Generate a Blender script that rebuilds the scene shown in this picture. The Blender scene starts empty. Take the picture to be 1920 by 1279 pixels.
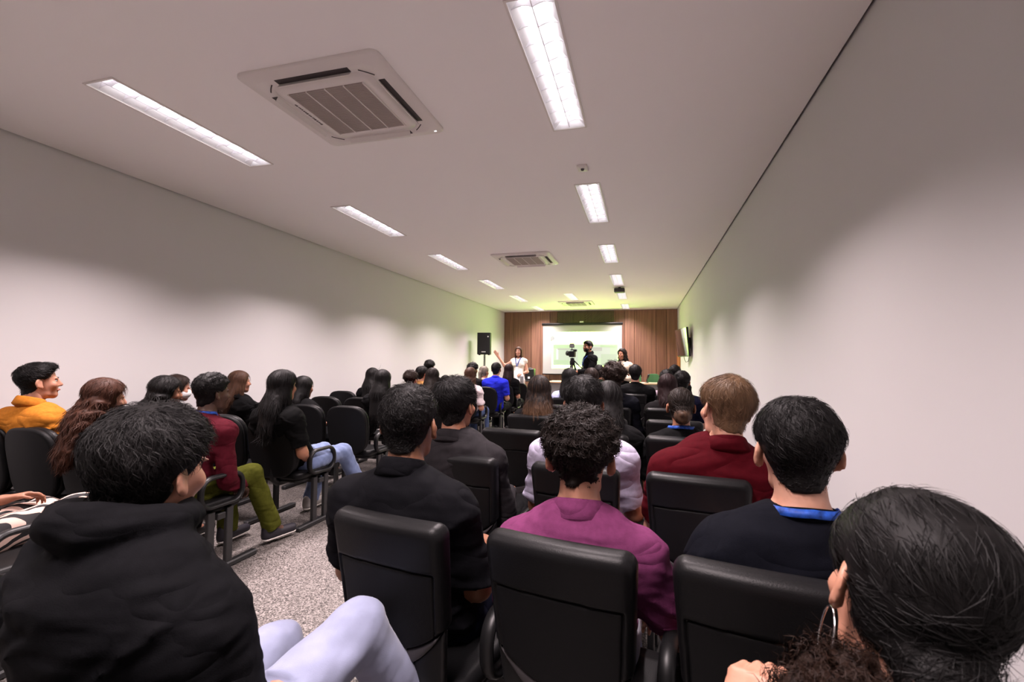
import bpy, math, random
import numpy as np
from mathutils import Matrix, Vector, Euler

# ------------------------------------------------------------------ camera, world, exposure
scene = bpy.context.scene
COL = scene.collection
CAM_H = 1.36
CEIL = 3.052
XL, XR, YF, YB = -4.60, 1.052, 15.62, -2.2
FPX = 887.52
cam = bpy.data.cameras.new('camera')
cam.sensor_width = 36.0
cam.lens = FPX / 1920 * 36
cam.clip_start = 0.02
cam.dof.use_dof = True
cam.dof.focus_distance = 3.0
cam.dof.aperture_fstop = 6.3
camo = bpy.data.objects.new('camera', cam)
COL.objects.link(camo)
_r = Vector((0.96391802, 0.26604969, 0.00892206)); _u = Vector((0.0029233, -0.04409391, 0.99902311)); _f = Vector((-0.2661832, 0.9629503, 0.04328066))
M4 = Matrix(((_r.x, _u.x, -_f.x, 0), (_r.y, _u.y, -_f.y, 0), (_r.z, _u.z, -_f.z, CAM_H), (0, 0, 0, 1)))
camo.matrix_world = M4
scene.camera = camo
w = bpy.data.worlds.new('world'); scene.world = w; w.use_nodes = True
w.node_tree.nodes['Background'].inputs[0].default_value = (0.6, 0.58, 0.6, 1)
w.node_tree.nodes['Background'].inputs[1].default_value = 0.02
scene.view_settings.view_transform = 'Standard'
scene.view_settings.look = 'None'
scene.view_settings.exposure = 0.0
scene.view_settings.gamma = 1.0
scene.view_settings.use_curve_mapping = False
LAMP_W = 77.0
LAMP_COL = (1.0, 0.835, 0.845)
SPREAD = math.radians(117)
rng = np.random.default_rng(7)
random.seed(7)

# ------------------------------------------------------------------ materials
MATS = {}
def mat(name, col, rough=0.5, metal=0.0, spec=0.5, bump=None, noise=None, emit=None, sss=0.0, sheen=0.0, coat=0.0):
    if name in MATS: return MATS[name]
    m = bpy.data.materials.new(name); m.use_nodes = True
    nt = m.node_tree; b = nt.nodes['Principled BSDF']
    b.inputs['Base Color'].default_value = (*col, 1); b.inputs['Roughness'].default_value = rough
    b.inputs['Metallic'].default_value = metal; b.inputs['Specular IOR Level'].default_value = spec
    if sss:
        b.inputs['Subsurface Weight'].default_value = sss
        b.inputs['Subsurface Radius'].default_value = (0.012, 0.005, 0.003); b.inputs['Subsurface Scale'].default_value = 1.0
    if sheen: b.inputs['Sheen Weight'].default_value = sheen; b.inputs['Sheen Roughness'].default_value = 0.5
    if coat: b.inputs['Coat Weight'].default_value = coat; b.inputs['Coat Roughness'].default_value = 0.15
    if emit:
        b.inputs['Emission Color'].default_value = (*emit[0], 1); b.inputs['Emission Strength'].default_value = emit[1]
    tc = nt.nodes.new('ShaderNodeTexCoord')
    if noise:   # (scale, amount, stretch)
        n = nt.nodes.new('ShaderNodeTexNoise'); n.inputs['Scale'].default_value = noise[0]; n.inputs['Detail'].default_value = 5
        mp = nt.nodes.new('ShaderNodeMapping'); mp.inputs['Scale'].default_value = noise[2] if len(noise) > 2 else (1, 1, 1)
        nt.links.new(tc.outputs['Object'], mp.inputs[0]); nt.links.new(mp.outputs[0], n.inputs['Vector'])
        r = nt.nodes.new('ShaderNodeValToRGB')
        a = noise[1]
        r.color_ramp.elements[0].position = 0.3; r.color_ramp.elements[1].position = 0.7
        r.color_ramp.elements[0].color = (*[c * (1 - a) for c in col], 1); r.color_ramp.elements[1].color = (*[min(1, c * (1 + a)) for c in col], 1)
        nt.links.new(n.outputs['Fac'], r.inputs[0]); nt.links.new(r.outputs[0], b.inputs['Base Color'])
    if bump:    # (scale, strength, distance, stretch)
        n = nt.nodes.new('ShaderNodeTexNoise'); n.inputs['Scale'].default_value = bump[0]; n.inputs['Detail'].default_value = 4
        mp = nt.nodes.new('ShaderNodeMapping'); mp.inputs['Scale'].default_value = bump[3] if len(bump) > 3 else (1, 1, 1)
        nt.links.new(tc.outputs['Object'], mp.inputs[0]); nt.links.new(mp.outputs[0], n.inputs['Vector'])
        bp = nt.nodes.new('ShaderNodeBump'); bp.inputs['Strength'].default_value = bump[1]; bp.inputs['Distance'].default_value = bump[2]
        nt.links.new(n.outputs['Fac'], bp.inputs['Height']); nt.links.new(bp.outputs[0], b.inputs['Normal'])
    MATS[name] = m
    return m

def cloth(name, col, rough=0.85, sheen=0.25):
    dk = max(col) < 0.05
    m = mat('cloth_' + name, tuple(c * 0.42 for c in col) if dk else col, rough, spec=0.06, sheen=0.0, bump=(420, 0.3, 0.002), noise=(60, 0.12))
    nt = m.node_tree; b = nt.nodes['Principled BSDF']
    if 'folds' not in nt.nodes:                  # soft creases in the fabric
        tc = nt.nodes.new('ShaderNodeTexCoord'); mp = nt.nodes.new('ShaderNodeMapping'); mp.inputs['Scale'].default_value = (0.8, 1.0, 1.9); mp.inputs['Rotation'].default_value = (0.2, 0.35, 0.3)
        n = nt.nodes.new('ShaderNodeTexNoise'); n.name = 'folds'; n.inputs['Scale'].default_value = 5.5; n.inputs['Detail'].default_value = 1.2; n.inputs['Distortion'].default_value = 0.9
        ab = nt.nodes.new('ShaderNodeMath'); ab.operation = 'SUBTRACT'; ab.inputs[1].default_value = 0.5; a2 = nt.nodes.new('ShaderNodeMath'); a2.operation = 'ABSOLUTE'
        bp = nt.nodes.new('ShaderNodeBump'); bp.inputs['Strength'].default_value = 0.6; bp.inputs['Distance'].default_value = 0.04
        old = b.inputs['Normal'].links[0].from_socket
        nt.links.new(tc.outputs['Object'], mp.inputs[0]); nt.links.new(mp.outputs[0], n.inputs['Vector']); nt.links.new(n.outputs['Fac'], ab.inputs[0]); nt.links.new(ab.outputs[0], a2.inputs[0])
        nt.links.new(a2.outputs[0], bp.inputs['Height']); nt.links.new(old, bp.inputs['Normal']); nt.links.new(bp.outputs[0], b.inputs['Normal'])
    return m
def skin(tone):
    cols = {'light': (0.50, 0.255, 0.175), 'fair': (0.43, 0.205, 0.135), 'tan': (0.33, 0.145, 0.085), 'brown': (0.22, 0.095, 0.052), 'dark': (0.075, 0.036, 0.023)}
    return mat('skin_' + tone, cols[tone], 0.48, spec=0.4, sss=0.12, noise=(45, 0.08), bump=(300, 0.15, 0.001))
def hairmat(name, col, tip=None, z0=0, z1=0, rough=0.58, spec=0.17):
    k = 'hair_' + name
    if k in MATS: return MATS[k]
    if max(col) < 0.03: col = tuple(c * 0.65 for c in col)
    m = mat(k, col, rough, spec=spec, bump=(130, 0.35, 0.002, (1, 1, 0.15)), noise=(70, 0.3, (1, 1, 0.2)))
    if tip:
        nt = m.node_tree; b = nt.nodes['Principled BSDF']
        tc = nt.nodes.new('ShaderNodeTexCoord'); sp = nt.nodes.new('ShaderNodeSeparateXYZ'); mr = nt.nodes.new('ShaderNodeMapRange')
        mr.inputs[1].default_value = z0; mr.inputs[2].default_value = z1
        n = nt.nodes.new('ShaderNodeTexNoise'); n.inputs['Scale'].default_value = 90; mp = nt.nodes.new('ShaderNodeMapping'); mp.inputs['Scale'].default_value = (1, 1, 0.08)
        nt.links.new(tc.outputs['Object'], mp.inputs[0]); nt.links.new(mp.outputs[0], n.inputs['Vector'])
        ad = nt.nodes.new('ShaderNodeMath'); ad.operation = 'MULTIPLY_ADD'; ad.inputs[1].default_value = 0.9; ad.inputs[2].default_value = -0.45
        nt.links.new(n.outputs['Fac'], ad.inputs[0])
        a2 = nt.nodes.new('ShaderNodeMath'); a2.operation = 'ADD'; a2.use_clamp = True
        nt.links.new(tc.outputs['Object'], sp.inputs[0]); nt.links.new(sp.outputs['Z'], mr.inputs[0])
        nt.links.new(mr.outputs[0], a2.inputs[0]); nt.links.new(ad.outputs[0], a2.inputs[1])
        mx = nt.nodes.new('ShaderNodeMixRGB'); mx.inputs[1].default_value = (*tip, 1); mx.inputs[2].default_value = (*col, 1)
        nt.links.new(a2.outputs[0], mx.inputs[0]); nt.links.new(mx.outputs[0], b.inputs['Base Color'])
    return m

M_WALL = mat('wall_paint', (0.67, 0.657, 0.662), 0.7, spec=0.25, bump=(90, 0.06, 0.002), noise=(1.2, 0.012))
M_CEIL = mat('ceiling_paint', (0.94, 0.915, 0.905), 0.85, spec=0.15, bump=(60, 0.04, 0.002))
M_DARKGAP = mat('shadow_gap', (0.02, 0.02, 0.02), 0.9)
M_LEATHER = mat('black_leather', (0.0055, 0.0055, 0.006), 0.42, spec=0.16, bump=(260, 0.35, 0.0012))
M_LEATHER2 = mat('black_vinyl_panel', (0.005, 0.005, 0.0055), 0.55, spec=0.16, bump=(320, 0.3, 0.001))
M_PLASTIC = mat('black_plastic', (0.007, 0.007, 0.0075), 0.42, spec=0.35, bump=(500, 0.2, 0.0006))
M_GREYPLAS = mat('grey_plastic', (0.055, 0.050, 0.053), 0.5, spec=0.3, bump=(500, 0.2, 0.0006))
M_STEEL = mat('black_steel', (0.018, 0.018, 0.019), 0.45, metal=0.0, spec=0.5)
M_RUBBER = mat('rubber', (0.01, 0.01, 0.01), 0.8)
M_WHITEPL = mat('white_plastic', (0.78, 0.74, 0.71), 0.45, spec=0.4)
M_GRILLE = mat('grille_plastic', (0.36, 0.31, 0.29), 0.6)
M_ALU = mat('bright_aluminium', (0.92, 0.91, 0.93), 0.28, metal=1.0)
M_TUBE = mat('lamp_tube', (0.9, 0.9, 0.9), 0.4, emit=((1.0, 0.95, 0.97), 4.6))
M_LOUV = mat('louvre_satin', (0.86, 0.84, 0.88), 0.35, metal=0.35)
M_REFL = mat('white_reflector', (0.9, 0.89, 0.9), 0.4, spec=0.5)
M_CHROME = mat('chrome', (0.8, 0.8, 0.8), 0.15, metal=1.0)
M_WHITE = mat('white_paper', (0.85, 0.85, 0.86), 0.6)
M_BLUE = mat('blue_lanyard', (0.010, 0.055, 0.30), 0.6, spec=0.3, noise=(70, 0.6))

# ------------------------------------------------------------------ mesh helpers
def mesh_np(name, V, F, smooth=True):
    V = np.asarray(V, np.float32); F = np.asarray(F, np.int32)
    me = bpy.data.meshes.new(name)
    n, k = F.shape
    me.vertices.add(len(V)); me.vertices.foreach_set('co', V.ravel())
    me.loops.add(n * k); me.loops.foreach_set('vertex_index', F.ravel())
    me.polygons.add(n)
    me.polygons.foreach_set('loop_start', np.arange(n, dtype=np.int32) * k)
    try: me.polygons.foreach_set('loop_total', np.full(n, k, np.int32))
    except Exception: pass
    me.polygons.foreach_set('use_smooth', np.full(n, smooth, bool))
    me.update(calc_edges=True); me.validate()
    return me
def join(parts):
    Vs, Fs, o = [], [], 0
    for V, F in parts:
        if len(F) == 0: continue
        F = np.asarray(F)
        if F.shape[1] == 3: F = np.concatenate([F, F[:, 2:3]], 1)
        Vs.append(V); Fs.append(F + o); o += len(V)
    return np.concatenate(Vs), np.concatenate(Fs)
def mesh_mixed(name, V, F, smooth=True):
    F = np.asarray(F)
    tri = F[:, 2] == F[:, 3]
    faces = [tuple(f[:3]) if t else tuple(f) for f, t in zip(F.tolist(), tri.tolist())]
    me = bpy.data.meshes.new(name); me.from_pydata(np.asarray(V).tolist(), [], faces)
    me.polygons.foreach_set('use_smooth', np.full(len(faces), smooth, bool)); me.update()
    return me
def link(name, me, m=None, parent=None, loc=None, rot=None):
    o = bpy.data.objects.new(name, me); COL.objects.link(o)
    if me is not None and m is not None and len(me.materials) == 0: me.materials.append(m)
    if parent is not None: o.parent = parent
    if loc is not None: o.location = loc
    if rot is not None: o.rotation_euler = rot
    return o
def tag(o, label=None, cat=None, group=None, kind=None):
    if label: o['label'] = label
    if cat: o['category'] = cat
    if group: o['group'] = group
    if kind: o['kind'] = kind
    return o
def empty(name, loc=(0, 0, 0), rz=0.0):
    o = bpy.data.objects.new(name, None); o.empty_display_size = 0.1; COL.objects.link(o)
    o.location = loc; o.rotation_euler = (0, 0, rz); return o
def boxVF(c, s, bev=0.0):
    c = np.array(c, float); h = np.array(s, float) / 2
    if bev <= 0:
        V = np.array([[x, y, z] for z in (-1, 1) for y in (-1, 1) for x in (-1, 1)]) * h + c
        F = np.array([[0, 2, 3, 1], [4, 5, 7, 6], [0, 1, 5, 4], [2, 6, 7, 3], [0, 4, 6, 2], [1, 3, 7, 5]])
        return V, F
    b = min(bev, h.min() * 0.95); V = []; idx = {}
    for sx in (-1, 1):
        for sy in (-1, 1):
            for sz in (-1, 1):
                s_ = np.array([sx, sy, sz])
                for a in range(3):
                    p = s_ * (h - b); p[a] = s_[a] * h[a]
                    idx[(sx, sy, sz, a)] = len(V); V.append(p + c)
    F = []
    ax = [(1, 2), (0, 2), (0, 1)]
    for a in range(3):
        for s in (-1, 1):
            u, v = ax[a]
            q = []
            for (su, sv) in ((-1, -1), (1, -1), (1, 1), (-1, 1)):
                k = [0, 0, 0]; k[a] = s; k[u] = su; k[v] = sv; q.append(idx[(*k, a)])
            flip = (s == 1) == (a == 1)
            F.append(q[::-1] if flip else q)
    for a in range(3):          # edge bevels: edge runs along axis a
        u, v = ax[a]
        for su in (-1, 1):
            for sv in (-1, 1):
                k0 = [0, 0, 0]; k0[u] = su; k0[v] = sv; k1 = list(k0); k0[a] = -1; k1[a] = 1
                q = [idx[(*k0, u)], idx[(*k1, u)], idx[(*k1, v)], idx[(*k0, v)]]
                n = np.cross(V[q[1]] - V[q[0]], V[q[2]] - V[q[0]])
                d = np.zeros(3); d[u] = su; d[v] = sv
                F.append(q if n @ d > 0 else q[::-1])
    for sx in (-1, 1):
        for sy in (-1, 1):
            for sz in (-1, 1):
                q = [idx[(sx, sy, sz, a)] for a in range(3)]
                n = np.cross(V[q[1]] - V[q[0]], V[q[2]] - V[q[0]])
                if n @ np.array([sx, sy, sz]) < 0: q = q[::-1]
                F.append([q[0], q[1], q[2], q[2]])
    return np.array(V), np.array(F)
def box(name, c, s, m, parent=None, bev=0.0, smooth=False):
    V, F = boxVF(c, s, bev)
    return link(name, mesh_mixed(name, V, F, smooth), m, parent)
def tubeVF(pts, r, n=10, closed=False, up=None, flat=1.0):
    P = np.array(pts, float); K = len(P)
    rr = np.full(K, r, float) if np.isscalar(r) else np.array(r, float)
    if closed: T = np.roll(P, -1, 0) - np.roll(P, 1, 0)
    else:
        T = np.gradient(P, axis=0)
    T /= np.linalg.norm(T, axis=1, keepdims=True) + 1e-9
    if up is None: up = np.array([0, 0, 1.0]) if abs(T[:, 2]).mean() < 0.8 else np.array([1.0, 0, 0])
    up = np.array(up, float)
    A = np.cross(T, up); A /= np.linalg.norm(A, axis=1, keepdims=True) + 1e-9
    B = np.cross(A, T)
    a = np.linspace(0, 2 * np.pi, n, endpoint=False)
    V = (P[:, None] + rr[:, None, None] * (np.cos(a)[None, :, None] * A[:, None] + flat * np.sin(a)[None, :, None] * B[:, None])).reshape(-1, 3)
    F = []
    for i in range(K if closed else K - 1):
        j = (i + 1) % K
        for t in range(n):
            u = (t + 1) % n
            F.append([i * n + t, i * n + u, j * n + u, j * n + t])
    if not closed:
        V = np.concatenate([V, P[:1], P[-1:]]); c0, c1 = K * n, K * n + 1
        for t in range(n):
            u = (t + 1) % n
            F.append([c0, u, t, t]); F.append([c1, (K - 1) * n + t, (K - 1) * n + u, (K - 1) * n + u])
    return V, np.array(F)
def tube(name, pts, r, m, parent=None, **k):
    V, F = tubeVF(pts, r, **k); return link(name, mesh_mixed(name, V, F), m, parent)
def latheVF(prof, n=24):
    P = np.array(prof, float); a = np.linspace(0, 2 * np.pi, n, endpoint=False)
    V = np.stack([P[:, None, 0] * np.cos(a), P[:, None, 0] * np.sin(a), np.repeat(P[:, 1:2], n, 1)], -1).reshape(-1, 3)
    F = [[i * n + t, i * n + (t + 1) % n, (i + 1) * n + (t + 1) % n, (i + 1) * n + t] for i in range(len(P) - 1) for t in range(n)]
    return V, np.array(F)

# ------------------------------------------------------------------ signed distance fields
class Field:
    def __init__(s, lo, hi, res):
        s.res = res; s.lo = np.array(lo, float)
        s.n = np.maximum(4, np.ceil((np.array(hi) - s.lo) / res).astype(int) + 1)
        s.ax = [(s.lo[i] + res * np.arange(s.n[i])).astype(np.float32) for i in range(3)]
        s.D = np.full(s.n, 0.5, np.float32)
    def block(s, lo, hi):
        i0 = np.clip(np.floor((np.array(lo) - s.lo) / s.res).astype(int), 0, s.n)
        i1 = np.clip(np.ceil((np.array(hi) - s.lo) / s.res).astype(int) + 1, 0, s.n)
        sl = tuple(slice(a, b) for a, b in zip(i0, i1))
        X = s.ax[0][sl[0]][:, None, None]; Y = s.ax[1][sl[1]][None, :, None]; Z = s.ax[2][sl[2]][None, None, :]
        return sl, X, Y, Z
    def merge(s, sl, d, k, sub=False):
        a = s.D[sl]
        if a.size == 0: return
        if sub: d = -d; hh = np.clip(0.5 - 0.5 * (a - d) / max(k, 1e-6), 0, 1); s.D[sl] = a * (1 - hh) + d * hh + k * hh * (1 - hh); return
        if k <= 0: s.D[sl] = np.minimum(a, d); return
        hh = np.clip(0.5 + 0.5 * (a - d) / k, 0, 1)
        s.D[sl] = a * (1 - hh) + d * hh - k * hh * (1 - hh)
    def cone(s, a, b, ra, rb, k=0.02, flat=None, cut=None, sub=False):
        a = np.array(a, float); b = np.array(b, float); R = max(ra, rb) * 1.15 + k + 3 * s.res
        sl, X, Y, Z = s.block(np.minimum(a, b) - R, np.maximum(a, b) + R)
        if s.D[sl].size == 0: return
        ab = b - a; L2 = ab @ ab + 1e-12
        px, py, pz = X - a[0], Y - a[1], Z - a[2]
        t = np.clip((px * ab[0] + py * ab[1] + pz * ab[2]) / L2, 0, 1)
        dx, dy, dz = px - t * ab[0], py - t * ab[1], pz - t * ab[2]
        r = ra + (rb - ra) * t
        if flat is None: d = np.sqrt(dx * dx + dy * dy + dz * dz) - r
        else:
            fx, fy, fz = flat; q = np.sqrt((dx / fx) ** 2 + (dy / fy) ** 2 + (dz / fz) ** 2)
            d = (q - r) * min(flat) ** 0.5
        if cut is not None:
            L = math.sqrt(L2); pr = (px * ab[0] + py * ab[1] + pz * ab[2]) / L
            d = np.maximum(d, pr - L * cut)
        s.merge(sl, d, k, sub)
    def ell(s, c, r, k=0.02, R3=None, sub=False):
        c = np.array(c, float); r = np.array(r, float); R = r.max() + k + 3 * s.res
        sl, X, Y, Z = s.block(c - R, c + R)
        if s.D[sl].size == 0: return
        x, y, z = X - c[0], Y - c[1], Z - c[2]
        if R3 is not None: x, y, z = (R3[0][i] * x + R3[1][i] * y + R3[2][i] * z for i in range(3))
        k0 = np.sqrt((x / r[0]) ** 2 + (y / r[1]) ** 2 + (z / r[2]) ** 2); k1 = np.sqrt((x / r[0] ** 2) ** 2 + (y / r[1] ** 2) ** 2 + (z / r[2] ** 2) ** 2) + 1e-6
        s.merge(sl, k0 * (k0 - 1) / k1, k, sub)
    def xyz(s):
        return s.ax[0][:, None, None], s.ax[1][None, :, None], s.ax[2][None, None, :]
    def mesh(s):
        D = s.D.copy()
        D[0] = D[-1] = 0.5; D[:, 0] = D[:, -1] = 0.5; D[:, :, 0] = D[:, :, -1] = 0.5
        ins = D < 0
        c = [ins[i:ins.shape[0] - 1 + i, j:ins.shape[1] - 1 + j, k:ins.shape[2] - 1 + k] for i in (0, 1) for j in (0, 1) for k in (0, 1)]
        sm = sum(x.astype(np.int8) for x in c); act = (sm > 0) & (sm < 8)
        I = np.argwhere(act); n = len(I)
        if n == 0: return np.zeros((0, 3)), np.zeros((0, 4), int)
        idx = np.full(act.shape, -1, np.int32); idx[act] = np.arange(n)
        corn = np.array([[i, j, k] for i in (0, 1) for j in (0, 1) for k in (0, 1)])
        val = np.stack([D[I[:, 0] + q[0], I[:, 1] + q[1], I[:, 2] + q[2]] for q in corn], 1)
        acc = np.zeros((n, 3)); cnt = np.zeros(n)
        for a in range(8):
            for b in range(a + 1, 8):
                if np.abs(corn[a] - corn[b]).sum() != 1: continue
                d0, d1 = val[:, a], val[:, b]; cr = (d0 < 0) != (d1 < 0)
                t = np.where(cr, d0 / np.where(cr, d0 - d1, 1), 0)
                acc += np.where(cr[:, None], corn[a] + t[:, None] * (corn[b] - corn[a]), 0); cnt += cr
        V = s.lo + s.res * (I + acc / cnt[:, None])
        Fs = []
        for a in range(3):
            b, c2 = (a + 1) % 3, (a + 2) % 3
            s0 = [slice(None)] * 3; s1 = [slice(None)] * 3; s0[a] = slice(0, -1); s1[a] = slice(1, None)
            ch = ins[tuple(s0)] != ins[tuple(s1)]
            P = np.argwhere(ch)
            ok = (P[:, b] > 0) & (P[:, c2] > 0) & (P[:, b] < act.shape[b]) & (P[:, c2] < act.shape[c2]); P = P[ok]
            if len(P) == 0: continue
            pos = ins[tuple(s0)][P[:, 0], P[:, 1], P[:, 2]]
            q = []
            for db, dc in ((-1, -1), (0, -1), (0, 0), (-1, 0)):
                Q = P.copy(); Q[:, b] += db; Q[:, c2] += dc; q.append(idx[Q[:, 0], Q[:, 1], Q[:, 2]])
            q = np.stack(q, 1); q[~pos] = q[~pos][:, ::-1]
            Fs.append(q)
        F = np.concatenate(Fs); F = F[(F >= 0).all(1)]
        return V, F
def vnorm(V, F):
    n = np.cross(V[F[:, 2]] - V[F[:, 0]], V[F[:, 3]] - V[F[:, 1]])
    N = np.zeros_like(V)
    for i in range(4): np.add.at(N, F[:, i], n)
    return N / (np.linalg.norm(N, axis=1, keepdims=True) + 1e-9)
def smoothstep(a, b, x):
    t = np.clip((x - a) / (b - a), 0, 1); return t * t * (3 - 2 * t)
def wob(X, Y, Z, f, seed=0):
    r = np.random.default_rng(seed); o = 0
    for i in range(3):
        a = r.normal(size=3); a /= np.linalg.norm(a); b = r.normal(size=3); b /= np.linalg.norm(b); p = r.uniform(0, 6.28, 2); g = f * (1 + 0.6 * i)
        o = o + np.sin(g * (a[0] * X + a[1] * Y + a[2] * Z) + p[0]) * np.sin(g * (b[0] * X + b[1] * Y + b[2] * Z) + p[1]) / (1 + 0.6 * i)
    return o

# ------------------------------------------------------------------ room shell
def floor_mat():
    m = bpy.data.materials.new('speckled_floor'); m.use_nodes = True; nt = m.node_tree; b = nt.nodes['Principled BSDF']
    tc = nt.nodes.new('ShaderNodeTexCoord')
    v = nt.nodes.new('ShaderNodeTexVoronoi'); v.inputs['Scale'].default_value = 150; nt.links.new(tc.outputs['Object'], v.inputs['Vector'])
    r = nt.nodes.new('ShaderNodeValToRGB'); cr = r.color_ramp; cr.interpolation = 'CONSTANT'
    cr.elements[0].position = 0; cr.elements[0].color = (0.028, 0.024, 0.022, 1)
    cr.elements[1].position = 0.20; cr.elements[1].color = (0.14, 0.126, 0.116, 1)
    for p, c in ((0.42, (0.20, 0.178, 0.168)), (0.62, (0.105, 0.092, 0.085)), (0.75, (0.28, 0.255, 0.24)), (0.92, (0.08, 0.07, 0.066))):
        e = cr.elements.new(p); e.color = (*c, 1)
    sp = nt.nodes.new('ShaderNodeSeparateColor'); nt.links.new(v.outputs['Color'], sp.inputs[0]); nt.links.new(sp.outputs[0], r.inputs[0])
    nt.links.new(r.outputs[0], b.inputs['Base Color']); b.inputs['Roughness'].default_value = 0.5; b.inputs['Specular IOR Level'].default_value = 0.35
    return m
def struct(name, V, F, m, parent=None):
    o = link(name, mesh_mixed(name, V, F, False), m, parent)
    if parent is None: o['kind'] = 'structure'
    return o
W_ = XR - XL; L_ = YF - YB; cx, cy = (XL + XR) / 2, (YF + YB) / 2
struct('floor', *boxVF((cx, cy, -0.05), (W_ + 0.4, L_ + 0.4, 0.1)), floor_mat())
struct('wall_left', *boxVF((XL - 0.1, cy, 1.6), (0.2, L_ + 0.4, 3.4)), M_WALL)
struct('wall_right', *boxVF((XR + 0.1, cy, 1.6), (0.2, L_ + 0.4, 3.4)), M_WALL)
struct('wall_back', *boxVF((cx, YB - 0.1, 1.6), (W_, 0.2, 3.4)), M_WALL)
# ceiling with cut-outs for the light troughs and a shadow gap along both side walls
LAMPS = [(-3.20, y0) for y0 in (-0.37, 2.045, 4.45, 6.86, 9.26, 11.63, 14.0)] + [(-0.505, y0) for y0 in (-0.37, 2.065, 4.45, 6.85, 9.25, 11.61, 14.0)] + [(-1.78, 11.57)]
LW, LL = 0.222, 1.275
xs = sorted({XL + 0.018, XR - 0.018, *[round(x + s * LW / 2, 4) for x, _ in LAMPS for s in (-1, 1)]})
ys = sorted({YB, YF, *[round(y, 4) for _, y in LAMPS], *[round(y + LL, 4) for _, y in LAMPS]})
V, F, vi = [], [], {}
def cv(x, y):
    if (x, y) not in vi: vi[(x, y)] = len(V); V.append((x, y, CEIL))
    return vi[(x, y)]
for i in range(len(xs) - 1):
    for j in range(len(ys) - 1):
        mx, my = (xs[i] + xs[i + 1]) / 2, (ys[j] + ys[j + 1]) / 2
        if any(abs(mx - x) < LW / 2 and y < my < y + LL for x, y in LAMPS): continue
        a = [cv(xs[i], ys[j]), cv(xs[i], ys[j + 1]), cv(xs[i + 1], ys[j + 1]), cv(xs[i + 1], ys[j])]; F.append(a)
ceil = struct('ceiling', np.array(V), np.array(F), M_CEIL)
struct('trim_1', *boxVF((XL + 0.03, cy, CEIL + 0.05), (0.1, L_, 0.02)), M_DARKGAP)
struct('trim_2', *boxVF((XR - 0.03, cy, CEIL + 0.05), (0.1, L_, 0.02)), M_DARKGAP)
struct('trim_3', *boxVF((cx, cy, CEIL + 0.32), (W_ + 0.3, L_ + 0.3, 0.04)), M_DARKGAP)

# wood panelled front wall
def wood_mat(name, col, seed):
    m = bpy.data.materials.new(name); m.use_nodes = True; nt = m.node_tree; b = nt.nodes['Principled BSDF']
    tc = nt.nodes.new('ShaderNodeTexCoord'); mp = nt.nodes.new('ShaderNodeMapping'); mp.inputs['Scale'].default_value = (22, 22, 0.7); mp.inputs['Location'].default_value = (seed, seed * 2, 0)
    n = nt.nodes.new('ShaderNodeTexNoise'); n.inputs['Scale'].default_value = 1.0; n.inputs['Detail'].default_value = 7; n.inputs['Distortion'].default_value = 0.6
    nt.links.new(tc.outputs['Object'], mp.inputs[0]); nt.links.new(mp.outputs[0], n.inputs['Vector'])
    r = nt.nodes.new('ShaderNodeValToRGB'); r.color_ramp.elements[0].position = 0.32; r.color_ramp.elements[1].position = 0.72
    r.color_ramp.elements[0].color = (*[c * 0.62 for c in col], 1); r.color_ramp.elements[1].color = (*[c * 1.2 for c in col], 1)
    nt.links.new(n.outputs['Fac'], r.inputs[0]); nt.links.new(r.outputs[0], b.inputs['Base Color'])
    b.inputs['Roughness'].default_value = 0.5
    return m
WOODS = [wood_mat('wood_panel_%d' % i, c, i * 3.7) for i, c in enumerate([(0.255, 0.125, 0.082), (0.225, 0.108, 0.070), (0.28, 0.14, 0.094)])]
M_CHEV = wood_mat('chevron_wood', (0.115, 0.085, 0.036), 9.0)
wf = struct('wall_front', *boxVF((cx, YF + 0.15, 1.6), (W_ + 0.4, 0.2, 3.4)), M_DARKGAP)
pan = [-4.60, -4.27, -3.64, -3.33, -3.0, -2.745, -0.90, -0.86, -0.56, -0.253, 0.407, 0.73, 1.05]
def panel(x0, x1, z0, z1, i, dep=0.05):
    V, F = boxVF(((x0 + x1) / 2, YF + 0.05 - dep / 2, (z0 + z1) / 2), (x1 - x0 - 0.008, dep, z1 - z0 - 0.004), 0.004)
    return link('panel', mesh_mixed('panel', V, F, False), WOODS[i % 3], wf)
for i in range(len(pan) - 1):
    x0, x1 = pan[i], pan[i + 1]
    if x0 == -2.745:
        for j, (a, b) in enumerate(((-2.745, -2.23), (-2.23, -1.41), (-1.41, -0.90))): panel(a, b, 0, 2.60, j)
    else: panel(x0, x1, 0, 3.05, i)
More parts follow.
